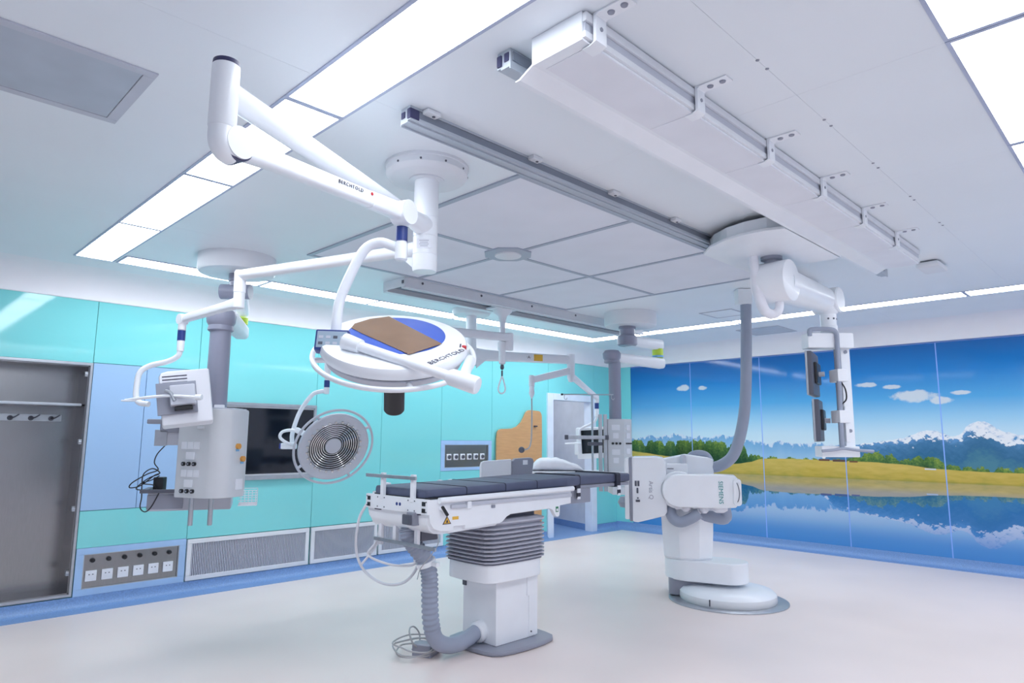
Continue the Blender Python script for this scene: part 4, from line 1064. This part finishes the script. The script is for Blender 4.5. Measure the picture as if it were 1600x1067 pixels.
# ================================================================ floor mounted imaging robot
ar = thing('imaging_robot', 'white floor-mounted x-ray imaging robot with detector head on a round floor plate', 'imaging robot', (6.02, 3.16, 0.0), CR + R(-12))
obj('floor_ring', MB().lathe([(.535, 0), (.535, .008), (.525, .012), (0, .012)], n=64), 'steel2', ar)
dsk = obj('turntable', MB().lathe([(.43, .012), (.435, .03), (.43, .075), (.40, .105), (.30, .125), (0, .13)], (0.0, .0, 0), n=56), 'white', ar)
obj('seam_mark', MB().box((-.19, -.392, .05), (0.008, 0.01, 0.055), 0, Matrix.Rotation(R(-26), 3, 'Z')), 'ink', dsk)
def slab(x0, x1, r, y, z0, z1, t=4):
    return arc(x1 - r, y, r, r, -90, 90, 10) + arc(x0 + r, y, r, r, 90, 270, 10)
obj('lower_arm', MB().prism([(x, y + .28 * max(0, -x - .05)) for x, y in slab(-.56, .20, .19, .02, 0, 0)], (0, 0, .16), (1, 0, 0), (0, 1, 0), .19, .018), 'white', ar)
obj('arm_foot', MB().prism([(x, y) for x, y in rrect(-.53, .0, -.12, .34, .06)], (0, 0, .02), (1, 0, 0), (0, 1, 0), .15, .005), 'grey', ar)
cs = []
for z, hx, hy in ((.35, .205, .15), (.37, .222, .165), (.60, .235, .175), (.80, .242, .18), (.86, .235, .175)):
    cs.append([V((-.345 + x * hx, .10 + y * hy, z)) for x, y in [(-1, -.35), (-.35, -1), (.45, -1), (1, -.6), (1, 1), (-1, 1)]])
obj('column', MB().loft(cs), 'white', ar, False, 12)
obj('shoulder', MB().cyl((-.34, .30, .95), (-.34, -.12, .95), .15, n=36), 'white', ar)
obj('rear_body', MB().prism([(-.60, 1.0), (-.08, 1.0), (-.08, 1.285), (-.12, 1.30), (-.34, 1.33), (-.56, 1.285), (-.60, 1.26)], (0, .30, 0), (1, 0, 0), (0, 0, 1), .26, .015), 'white', ar)
obj('front_block', MB().bx(-.53, -.33, -.1, .1, 1.10, 1.245, .012), 'white', ar)
obj('block_slot', MB().bx(-.52, -.46, -.104, -.098, 1.194, 1.20), 'ink', ar)
obj('top_knob', MB().lathe([(.027, 1.24), (.03, 1.31), (.022, 1.325), (0, 1.328)], (-.365, .0, 0), n=18), 'lgrey', ar)
obj('cable_hump', MB().tube([(-.30, .36, 1.28), (-.26, .36, 1.32), (-.19, .36, 1.335), (-.12, .36, 1.315), (-.08, .36, 1.25)], .035, 14, 5), 'hose', ar)
# detector head (seen from the side)
dt_ = [(-.905, -.28), (-.56, -.28), (-.53, -.25), (-.53, .26), (-.905, .26)]
dh = obj('detector', MB().prism([(-.852, .705), (-.80, .70), (-.555, .765), (-.53, .80), (-.53, 1.265), (-.56, 1.30), (-.62, 1.31), (-.852, 1.305)], (0, .22, 0), (1, 0, 0), (0, 0, 1), .44, .02), 'white', ar)
obj('detector_gasket', MB().bx(-.876, -.846, -.215, .215, .708, 1.303, .008), 'grey', dh)
obj('detector_face', MB().bx(-.92, -.874, -.21, .21, .725, 1.292, .012), 'white', dh)
for (x, z, w, h) in ((-.815, 1.06, .018, .05), (-.79, 1.06, .018, .05), (-.80, .995, .016, .05), (-.798, .925, .014, .014), (-.798, .90, .04, .02)):
    obj('button', MB().box((x, -.223, z), (w, .01, h), .003), 'dgrey', dh)
text('lettering', 'Artis Q', .055, (-.675, -.2225, 1.0), (0, 0, -1), (1, 0, 0), 'paleink', dh)
# forearm box
cap = MB().prism(arc(-.42, 1.005, .155, .150, 90, 270, 14) + [(-.08, .855), (.07, .865), (.10, .89), (.10, 1.13), (.07, 1.155), (-.08, 1.16)], (0, -.16, 0), (1, 0, 0), (0, 0, 1), .16, .025)
fa = obj('forearm', cap, 'white', ar)
obj('forearm_collar', MB().prism(arc(-.42, 1.005, .185, .175, 60, 300, 18), (0, -.15, 0), (1, 0, 0), (0, 0, 1), .07, .02), 'white', ar)
obj('forearm_end', MB().prism(rrect(.05, .885, .125, 1.125, .03), (0, -.12, 0), (1, 0, 0), (0, 0, 1), .22, .015), 'white', fa)
obj('end_graphic', MB().tube([(.085, -.343, 1.09), (.098, -.343, 1.05), (.104, -.343, 1.0), (.098, -.343, .95), (.085, -.343, .92)], .0035, 5, 4), 'dgrey', fa)
text('lettering', 'SIEMENS', .055, (-.055, -.3215, 1.0), (0, 0, -1), (1, 0, 0), 'siemens', fa)
obj('backing_arm', MB().bx(-.50, .0, -.14, .36, .93, 1.10, .02), 'white', ar)
for x, z, r in ((-.44, .85, .035), (-.36, .83, .045), (-.28, .86, .03), (-.20, .82, .045), (-.06, .83, .075)):
    obj('connector', MB().lathe([(r, .07), (r * .95, 0), (r * .5, -.02), (0, -.022)], (x, -.2, z), n=18), 'white2', ar)
obj('loop_hose', MB().tube([(-.5, -.1, .86), (-.49, -.16, .76), (-.42, -.2, .715), (-.33, -.2, .745), (-.24, -.2, .80)], .05, 14, 6), 'hose', ar)
obj('loop_hose', MB().tube([(-.40, .0, .84), (-.3, -.02, .77), (-.15, -.02, .755), (0.0, -.02, .74), (.0, -.02, .84)], .055, 14, 6), 'hose', ar)
obj('far_hose', MB().lathe([(0, -.06), (.06, -.05), (.085, 0), (.06, .05), (0, .06)], (-.93, .3, .84), n=18), 'grey', ar)

hz = thing('ceiling_hose', 'thick grey hose dropping from the ceiling to the imaging robot', 'hose', (5.9, 3.2, 1.185), CR)
def LH(x, z, y=0.0): return V((x, y, z - 1.185))
obj('hose_body', MB().tube([LH(.384, 2.81), LH(.378, 2.55), LH(.366, 2.3), LH(.35, 2.0), LH(.325, 1.75), LH(.275, 1.52), LH(.20, 1.33), LH(.12, 1.235, .1), LH(.03, 1.205, .2), LH(-.06, 1.225, .3), LH(-.15, 1.26, .36)], .053, 18, 8), 'hose', hz)
obj('hose_sleeve', MB().box(LH(.36, 2.86), (.14, .12, .155), .01), 'ceiling', hz)

# ================================================================ operating table
tb = thing('operating_table', 'white operating table with charcoal mattress on a bellowed pedestal', 'operating table', (3.61, 3.72, 0))
obj('foot_plate', MB().prism(bulge(3.31, 3.44, 3.93, 3.99, .035, .05), (0, 0, 0), (1, 0, 0), (0, 1, 0), .034, .014), 'grey', tb, True)
ped = obj('pedestal', MB().bx(3.405, 3.82, 3.545, 3.90, .034, .50, .008), 'white', tb, True)
obj('pedestal_cover', MB().bx(3.735, 3.826, 3.538, 3.56, .045, .34, .003).bx(3.715, 3.826, 3.536, 3.56, .33, .50, .004), 'white', ped, True)
obj('pedestal_bolt', MB().cyl((3.755, 3.538, .075), (3.755, 3.533, .075), .006, n=10), 'dgrey', ped, True)
obj('base_shadow_gap', MB().bx(3.41, 3.815, 3.55, 3.895, .03, .04), 'ink', ped, True)
obj('hose_port', MB().lathe([(.07, -.02), (.072, .05), (.06, .06)], (3.41, 3.70, .115), (-1, -.1, -.15), 24), 'white', ped, True)
obj('side_switch', MB().bx(3.396, 3.406, 3.86, 3.90, .40, .46, .003), 'dgrey', ped, True)
obj('collar', MB().prism(bulge(3.275, 3.485, 3.835, 3.94, .022, .03), (0, 0, .475), (1, 0, 0), (0, 1, 0), .13, .012), 'white', tb, True)
bl = MB()
sec = []
NF = 10
zs = []
for k in range(NF):
    z = .605 + .285 * (k / NF) ** 1.12
    zs.append(z)
zs.append(.905)
for k in range(NF):
    zl, zh = zs[k], zs[k + 1]
    for z, ins in ((zl, .034), (zl + (zh - zl) * .5, .0), (zl + (zh - zl) * .72, .0), (zh - .0005, .034)):
        sec.append([V((x, y, z)) for x, y in bulge(3.25 + ins, 3.462 + ins, 3.86 - ins, 3.965 - ins, .016, .02)])
bl.loft(sec)
obj('bellows', bl, 'bellows', tb, True, 25)
obj('bellows_base', MB().prism(bulge(3.265, 3.476, 3.845, 3.95, .02, .03), (0, 0, .600), (1, 0, 0), (0, 1, 0), .016, .003), 'bellowsdark', tb, True)
obj('column_top', MB().bx(3.42, 3.80, 3.55, 3.89, .86, .98), 'dgrey', tb, True)
# table frame: two profiled side walls, a belly, end plate
side = [(2.70, 1.082), (2.698, .985), (2.708, .94), (2.735, .905), (2.785, .885), (2.90, .878), (2.90, .905), (3.0, .905), (3.0, .88), (3.32, .892)] + [(3.345, .90), (3.385, .93), (3.43, .947)] + [(3.83, .957), (3.87, .945), (3.895, .91), (3.915, .890), (3.935, .888), (3.95, .90), (3.955, .97), (4.085, .98), (4.085, 1.095)]
sw = MB().prism(side, (0, 3.46, 0), (1, 0, 0), (0, 0, 1), .035, .004)
sd = obj('side_wall', sw, 'white', tb, True)
obj('side_wall', MB().prism(side, (0, 4.12, 0), (1, 0, 0), (0, 0, 1), .035, .004), 'white', tb, True)
belly = [(2.70, 1.08), (2.70, .985), (2.704, .93), (2.722, .893), (2.76, .868), (2.83, .860), (3.30, .875), (3.42, .94), (3.84, .95), (3.93, .97), (4.06, .985), (4.06, 1.08)]
be_ = obj('frame_belly', MB().prism(belly, (0, 4.09, 0), (1, 0, 0), (0, 0, 1), .635), 'white', tb, True)
ep = obj('end_plate', MB().bx(2.683, 2.705, 3.425, 4.125, .992, 1.086, .003), 'white', tb, True)
for y in (3.465, 4.085):
    for z in (1.016, 1.058): obj('end_socket', MB().bx(2.679, 2.685, y - .016, y + .016, z - .013, z + .013), 'black', ep, True)
for y in (3.44, 3.56, 3.63, 3.90, 3.98, 4.11):
    for z in (1.008, 1.07): obj('rivet', MB().cyl((2.684, y, z), (2.680, y, z), .0045, n=8), 'dgrey', ep, True)
obj('end_symbol', MB().cyl((2.684, 3.755, 1.04), (2.6815, 3.755, 1.04), .011, n=16).cyl((2.684, 3.72, 1.04), (2.6815, 3.72, 1.04), .011, n=16), 'navy', ep, True)
for y in (3.55, 3.99): obj('hand_slot', MB().bx(2.69, 2.707, y - .035, y + .035, .984, .993), 'ink', ep, True)
cs_ = obj('control_socket', MB().bx(2.66, 2.73, 3.54, 3.62, .915, 1.0, .01), 'grey', tb, True)
obj('socket_flap', MB().bx(2.645, 2.665, 3.555, 3.645, .92, .985, .008), 'dgrey', cs_, True)
# rails and fittings on the near side
obj('top_rail', MB().cyl((2.76, 3.405, 1.078), (4.085, 3.405, 1.092), .019, n=16), 'white', tb, True)
obj('top_rail', MB().cyl((2.76, 4.145, 1.078), (4.085, 4.145, 1.092), .019, n=16), 'white', tb, True)
obj('accessory_rail', MB().bx(3.02, 4.08, 3.412, 3.426, 1.030, 1.055, .002), 'lgrey', tb, True)
obj('grip_bar', MB().bx(2.865, 2.995, 3.405, 3.425, 1.02, 1.045, .006), 'lgrey', tb, True)
obj('grip_clip', MB().bx(2.998, 3.035, 3.40, 3.428, 1.012, 1.06, .005), 'white', tb, True)
obj('rail_clip', MB().bx(3.235, 3.265, 3.415, 3.427, 1.0, 1.02, .002), 'grey', tb, True)
lv = obj('lever', MB().box((2.80, 3.395, 1.012), (0.018, 0.02, 0.075), .005, Matrix.Rotation(R(-38), 3, 'Y')), 'black', tb, True)
obj('lever_pivot', MB().cyl((2.79, 3.425, 1.03), (2.79, 3.40, 1.03), .016, n=14), 'white', lv, True)
sg = obj('warning_sign', MB().prism([(-.036, -.018), (.036, -.018), (0, .036)], (2.842, 3.425, .942), (1, 0, 0), (0, 0, 1), .0015), 'ink', sd, True)
obj('warning_field', MB().prism([(-.026, -.0125), (.026, -.0125), (0, .026)], (2.842, 3.4235, .942), (1, 0, 0), (0, 0, 1), .0015), 'yellow', sd, True)
obj('warning_hand', MB().prism([(-.009, -.008), (.009, -.008), (.004, .008), (-.002, .011)], (2.842, 3.422, .942), (1, 0, 0), (0, 0, 1), .001), 'ink', sd, True)
obj('warning_label', MB().bx(2.888, 2.940, 3.4235, 3.4255, .948, .968), 'yellow', sd, True)
gl = obj('green_label', MB().bx(3.905, 3.935, 3.4235, 3.4255, .925, .965), 'green', sd, True)
obj('label_inset', MB().bx(3.911, 3.929, 3.422, 3.4238, .932, .95), 'plate', gl, True)
# mattress in two layers, tapering into the narrow head section
mtp = MB()
def padsec(x, y0, y1, z0, z1, r=.018): return [V((x, y, z)) for y, z in rrect(y0, z0, y1, z1, r, 3)]
mt_ = obj('mattress', MB().loft([padsec(2.718, 3.49, 4.06, 1.090, 1.135), padsec(2.73, 3.475, 4.075, 1.088, 1.142), padsec(3.3, 3.475, 4.075, 1.092, 1.152), padsec(4.10, 3.475, 4.075, 1.098, 1.172)]), 'pad', tb, True, 60)
for x in (3.05, 3.42, 3.75): obj('mattress_seam', MB().loft([padsec(x, 3.473, 4.077, 1.0895 + (x - 2.72) * .008, 1.1455 + (x - 2.72) * .018), padsec(x + .006, 3.473, 4.077, 1.0895 + (x - 2.72) * .008, 1.1455 + (x - 2.72) * .018)]), 'strap', mt_, True, 60)
obj('base_board', MB().bx(2.72, 4.10, 3.47, 4.08, 1.080, 1.092, .003), 'black', tb, True)
obj('mattress', MB().loft([padsec(4.105, 3.48, 4.07, 1.098, 1.172), padsec(4.22, 3.50, 4.05, 1.098, 1.175), padsec(4.36, 3.545, 4.0, 1.098, 1.177), padsec(5.05, 3.555, 3.985, 1.102, 1.172), padsec(5.07, 3.57, 3.97, 1.105, 1.165)]), 'pad', tb, True, 60)
obj('head_board', MB().bx(4.1, 5.05, 3.56, 3.98, 1.07, 1.098, .004), 'grey', tb, True)
for x in (4.31, 4.86):
    sx = obj('strap', MB().loft([[V((x + o, y, z)) for y, z in rrect(3.535, 1.062, 4.005, 1.184, .02, 3)] for o in (-.028, .028)]), 'strap', tb, True, 60)
    obj('strap_tag', MB().bx(x - .02, x + .02, 3.526, 3.536, 1.04, 1.075, .002).bx(x - .018, x + .018, 3.528, 3.536, .99, 1.01), 'plate', sx, True)
    obj('strap_tail', MB().bx(x - .022, x + .022, 3.53, 3.536, 1.0, 1.04), 'strap', sx, True)
ab_ = obj('underframe_box', MB().bx(4.09, 4.50, 3.56, 3.98, .955, 1.07, .006), 'grey', tb, True)
# push bar over the end, with its two posts, and the lower steel bar
pb_ = obj('push_bar', MB().bx(2.664, 2.678, 3.535, 4.11, 1.203, 1.226, .002), 'steel2', tb, True)
for y in (3.59, 3.93): obj('bar_post', MB().bx(2.678, 2.704, y - .017, y + .017, 1.06, 1.236, .003), 'white', tb, True)
lb = obj('lower_bar', MB().bx(2.712, 2.726, 3.38, 4.06, .772, .795, .002), 'steel2', tb, True)
for y in (3.60, 3.84, 4.01): obj('bar_post', MB().bx(2.728, 2.752, y - .018, y + .018, .745 if y > 3.9 else .775, .90, .003), 'white2', tb, True)
obj('lower_box', MB().bx(2.79, 2.93, 3.62, 3.82, .80, .875, .006), 'dgrey', tb, True)
# clamps on the far rail
for x, s_ in ((2.86, 1.0), (3.35, .6), (3.46, .9)):
    obj('far_clamp', MB().lathe([(.032 * s_, 0), (.036 * s_, .03), (.026 * s_, .05), (0, .054)], (x, 4.13, 1.10), n=16).bx(x - .014, x + .014, 4.10, 4.15, 1.06, 1.15, .004), 'white2', tb, True)
# corrugated hose, clamp, cables
hs = [(3.36, 3.70, .112), (3.27, 3.695, .085), (3.17, 3.69, .07), (3.07, 3.69, .085), (2.985, 3.69, .14), (2.945, 3.69, .24), (2.93, 3.69, .36), (2.925, 3.69, .48), (2.915, 3.69, .58), (2.88, 3.70, .67), (2.82, 3.72, .75), (2.77, 3.73, .82), (2.76, 3.74, .88)]
sp_ = spline(hs, 14)
rad = []
for i in range(len(sp_)):
    z = sp_[i].z
    rad.append(.051 + (.0075 if i % 4 < 2 else 0.0) if sp_[i].x < 3.0 and z > .2 else .054)
obj('corrugated_hose', MB().tube(sp_, rad, 18, 1), 'hose', tb, True, 80)
obj('hose_clamp', MB().lathe([(.062, -.016), (.068, -.014), (.068, .014), (.062, .016)], (2.893, 3.697, .645), (-.4, .05, 1), 24).box((2.90, 3.60, .645), (.03, .05, .03), .005).box((2.89, 3.79, .65), (.03, .05, .03), .005), 'white', tb, True)
wc = [(2.70, 4.13, 1.02), (2.66, 4.17, .90), (2.66, 4.19, .70), (2.72, 4.17, .55), (2.80, 4.05, .47), (2.86, 3.90, .49), (2.88, 3.78, .60), (2.85, 3.72, .75), (2.80, 3.72, .86)]
obj('cable', MB().tube(wc, .010, 8, 8), 'cable', tb, True)
obj('cable', MB().tube([(2.74, 4.02, .88), (2.73, 4.05, .76), (2.70, 4.10, .67), (2.76, 3.98, .62), (2.83, 3.86, .61), (2.86, 3.76, .64), (2.85, 3.70, .76), (2.82, 3.70, .88)], .008, 8, 8), 'cable', tb, True)
obj('cable', MB().tube([(2.75, 4.03, .88), (2.74, 4.04, .76), (2.72, 4.12, .66), (2.69, 4.16, .60)], .008, 8, 6), 'cable', tb, True)
obj('thin_cable', MB().tube([(2.80, 3.47, .88), (2.81, 3.47, .80), (2.77, 3.50, .72), (2.76, 3.58, .64), (2.78, 3.64, .56)], .003, 6, 6), 'gcable', tb, True)

# accessory screen standing at the far rail of the table
ac = thing('side_shield', 'white rounded side shield with grey end standing behind the mattress', 'shield', (4.15, 4.19, 1.10))
obj('shield_panel', MB().prism([(-.325, 0), (.03, 0), (.03, .195), (-.285, .185), (-.315, .175), (-.325, .15)], (4.15, 4.20, 1.10), (1, 0, 0), (0, 0, 1), .025, .006), 'white', ac, True)
obj('end_panel', MB().prism([(.02, 0), (.265, 0), (.285, .09), (.30, .17), (.285, .198), (.255, .206), (.07, .20), (.035, .18)], (4.15, 4.195, 1.10), (1, 0, 0), (0, 0, 1), .035, .006), 'grey', ac, True)
obj('paper_tag', MB().bx(4.305, 4.365, 4.157, 4.1598, 1.245, 1.285), 'plate', ac, True)

# foot switch with its coiled cable on the floor
fs = thing('foot_switch', 'grey foot switch with coiled cable on the floor by the hose bend', 'foot switch', (3.05, 3.855, 0), R(25))
obj('housing', MB().prism([(-.10, 0), (.10, 0), (.10, .03), (.02, .075), (-.06, .09), (-.10, .08)], (0, .07, 0), (1, 0, 0), (0, 0, 1), .14, .006), 'grey', fs)
obj('pedal', MB().box((.06, 0, .052), (.13, .12, .012), .004, Matrix.Rotation(R(24), 3, 'Y')), 'lgrey', fs)
coil = []
for k in range(34):
    a = k * .62
    coil.append(V((-.06 + (.17 + .02 * math.sin(k * 1.7)) * math.cos(a), .06 + (.14 + .02 * math.cos(k * 2.1)) * math.sin(a), .012 + .05 * max(0, math.sin(a * .5 + 1)) + .0016 * k)))
obj('cable', MB().tube([(-.08, .0, .04)] + coil, .0055, 6, 4), 'gcable', fs)
obj('loop_cable', MB().tube([(-.08, .03, .05), (-.13, .05, .10), (-.10, .09, .145), (-.02, .13, .16), (.08, .15, .14), (.14, .14, .08), (.10, .12, .02), (.0, .12, .012)], .006, 6, 6), 'gcable', fs)

# ================================================================ things on and in the teal wall
# stainless wardrobe recess
cbt = thing('wall_cabinet', 'open stainless steel wardrobe recess with hook rail in the teal wall', 'cabinet', (0.65, 7.1, CZ0))
D = 0.34
kb_ = MB().bx(CX0, CX1, W + D - .01, W + D, CZ0, CZ1)
obj('back', kb_, 'cabsteel', cbt, True)
obj('side', MB().bx(CX1 - .012, CX1, W + .02, W + D, CZ0, CZ1), 'cabsteel', cbt, True)
obj('side', MB().bx(CX0, CX0 + .012, W + .02, W + D, CZ0, CZ1), 'cabsteel', cbt, True)
obj('bottom', MB().bx(CX0, CX1, W + .02, W + D, CZ0, CZ0 + .012), 'cabsteel', cbt, True)
obj('top', MB().bx(CX0, CX1, W + .02, W + D, CZ1 - .012, CZ1), 'cabsteel', cbt, True)
obj('shelf', MB().bx(CX0 + .012, CX1 - .03, W + .06, W + D - .02, 1.735, 1.757, .002), 'steel2', cbt, True)
ff = MB()
for a in ((CX0 - .015, CX1 + .017, CZ1 - .004, CZ1 + .02), (CX0 - .015, CX1 + .017, CZ0 - .018, CZ0 + .004)): ff.bx(a[0], a[1], W - .006, W + .025, a[2], a[3], .002)
ff.bx(CX1 - .004, CX1 + .017, W - .006, W + .025, CZ0, CZ1, .002).bx(CX0 - .015, CX0 + .004, W - .006, W + .025, CZ0, CZ1, .002)
obj('frame', ff, 'steel2', cbt, True)
hk = obj('hook_rail', MB().bx(CX0 + .15, CX1 - .12, W + D - .018, W + D - .01, 1.60, 1.66, .002), 'steel2', cbt, True)
for k in range(8):
    x = CX1 - .20 - k * .15
    obj('hook', MB().lathe([(.022, 0), (.02, .008), (.008, .012)], (x, W + D - .018, 1.625), (0, -1, 0), 14).tube([(x, W + D - .03, 1.625), (x + .02, W + D - .075, 1.63), (x + .05, W + D - .10, 1.655)], .006, 8, 4), 'dgrey', hk, True)
for z in (2.02, 1.42, .84, .30):
    obj('hinge', MB().box((CX1 - .02, W + .045, z), (.03, .04, .045), .005).cyl((CX1 - .035, W + .03, z), (CX1 - .01, W + .03, z), .01, n=10), 'steel2', cbt, True)

def socket_panel(x0, x1, z0, z1, label, mi, depth):
    t = thing('socket_panel', label, 'socket panel', ((x0 + x1) / 2, W, z0))
    a, b_, c, d_ = mi
    fr = MB().bx(x0, x1, W - .004, W + .016, z0, c, .002).bx(x0, x1, W - .004, W + .016, d_, z1, .002).bx(x0, a, W - .004, W + .016, c, d_, .002).bx(b_, x1, W - .004, W + .016, c, d_, .002)
    obj('frame', fr, 'bluetrim', t, True)
    obj('recess', MB().bx(a, b_, W + depth - .004, W + depth, c, d_), 'cabsteel', t, True)
    obj('recess_rim', MB().bx(a, b_, W - .002, W + depth, c, c + .006).bx(a, b_, W - .002, W + depth, d_ - .006, d_).bx(a, a + .006, W - .002, W + depth, c, d_).bx(b_ - .006, b_, W - .002, W + depth, c, d_), 'steel2', t, True)
    return t
# openings behind these panels are backed by the wall, so the recess is shallow
t1 = socket_panel(1.58, 2.49, .10, .5, 'steel socket panel with six white sockets and black knobs beside the wardrobe', (1.64, 2.43, .155, .445), .018)
for k in range(6):
    x = 1.708 + k * .1265
    pl_ = obj('socket', MB().bx(x - .044, x + .044, W + .002, W + .014, .215, .305, .003), 'plate', t1, True)
    for dx in (-.014, .014): obj('socket_hole', MB().bx(x + dx - .005, x + dx + .005, W + .0005, W + .003, .268, .276), 'dgrey', pl_, True)
    obj('knob', MB().lathe([(.02, 0), (.02, .012), (.014, .03), (0, .032)], (x + .005, W + .014, .39), (0, -1, 0), 16), 'black', t1, True)
t2 = socket_panel(5.6, 6.51, 1.045, 1.44, 'steel outlet panel with six round outlets above the operating table', (5.665, 6.45, 1.085, 1.385), .018)
for k in range(6):
    x = 5.745 + k * .119
    pl_ = obj('outlet', MB().bx(x - .04, x + .04, W + .0, W + .014, 1.185, 1.265, .006), 'plate', t2, True)
    obj('outlet_core', MB().lathe([(.026, 0), (.026, .012), (.018, .02), (.018, .012), (0, .012)], (x, W + .002, 1.225), (0, -1, 0), 16), 'dgrey', pl_, True)

def grille(x0, x1, label):
    t = thing('air_grille', label, 'air grille', ((x0 + x1) / 2, W, .1), 0, 'return air grilles above the skirting')
    z0, z1, f = .105, .49, .042
    fr = MB()
    for a in ((x0, x1, z0, z0 + f), (x0, x1, z1 - f, z1), (x0, x0 + f, z0 + f, z1 - f), (x1 - f, x1, z0 + f, z1 - f)): fr.bx(a[0], a[1], W - .012, W + .018, a[2], a[3], .003)
    obj('frame', fr, 'offwhite', t, True)
    obj('filter', MB().bx(x0 + f, x1 - f, W + .008, W + .014, z0 + f, z1 - f), 'grate', t, True)
    sl_ = MB()
    n = int((x1 - x0 - 2 * f) / .0165)
    for k in range(n):
        x = x0 + f + (k + .5) * (x1 - x0 - 2 * f) / n
        sl_.bx(x - .004, x + .004, W - .006, W + .008, z0 + f, z1 - f)
    so = obj('slats', sl_, 'lgrey', t, True)
    so['kind'] = 'stuff'
grille(2.50, 3.775, 'long white-framed slatted air grille next to the socket panel')
grille(3.80, 4.655, 'middle slatted air grille, shorter one left of the table end')
grille(4.68, 5.66, 'slatted air grille partly hidden behind the end of the operating table')

tv = thing('wall_screen', 'large black wall screen in a brushed silver frame on the teal wall', 'screen', (3.17, W, 1.03))
x0, x1, z0, z1 = 2.54, 3.785, 1.03, 1.825
fr = MB()
for a in ((x0, x1, z0, z0 + .045), (x0, x1, z1 - .035, z1), (x0, x0 + .03, z0 + .045, z1 - .035), (x1 - .03, x1, z0 + .045, z1 - .035)): fr.bx(a[0], a[1], W - .03, W, a[2], a[3], .004)
obj('frame', fr, 'steel2', tv, True)
obj('bezel', MB().bx(x0 + .03, x1 - .03, W - .016, W, z0 + .045, z1 - .035), 'offwhite', tv, True)
obj('display', MB().bx(x0 + .035, x1 - .035, W - .02, W - .012, z0 + .062, z1 - .052), 'screen', tv, True)

wd = thing('shaped_board', 'tan board with one high rounded corner leaning on the teal wall by the doorway', 'board', (7.03, 6.83, 0))
bp_ = [(-.50, .004), (.43, .004), (.46, 1.0), (.485, 1.45), (.492, 1.80)] + arc(.42, 1.80, .072, .085, 0, 90, 5)[1:] + [(.24, 1.892), (.185, 1.885), (.14, 1.855), (.10, 1.79), (.04, 1.71), (-.05, 1.645), (-.15, 1.615), (-.27, 1.608), (-.36, 1.606), (-.41, 1.595), (-.445, 1.56), (-.46, 1.48)]
lean = math.atan2(.055, 1.8)
obj('panel', MB().prism(bp_, (7.03, 6.835, 0), (1, 0, 0), (0, math.sin(lean), math.cos(lean)), .022, .004), 'wood', wd, True)
obj('hand_slot', MB().box((7.36, 6.855, 1.655), (.055, .05, .018), .004), 'ink', wd, True)
print('objects', len(bpy.data.objects))
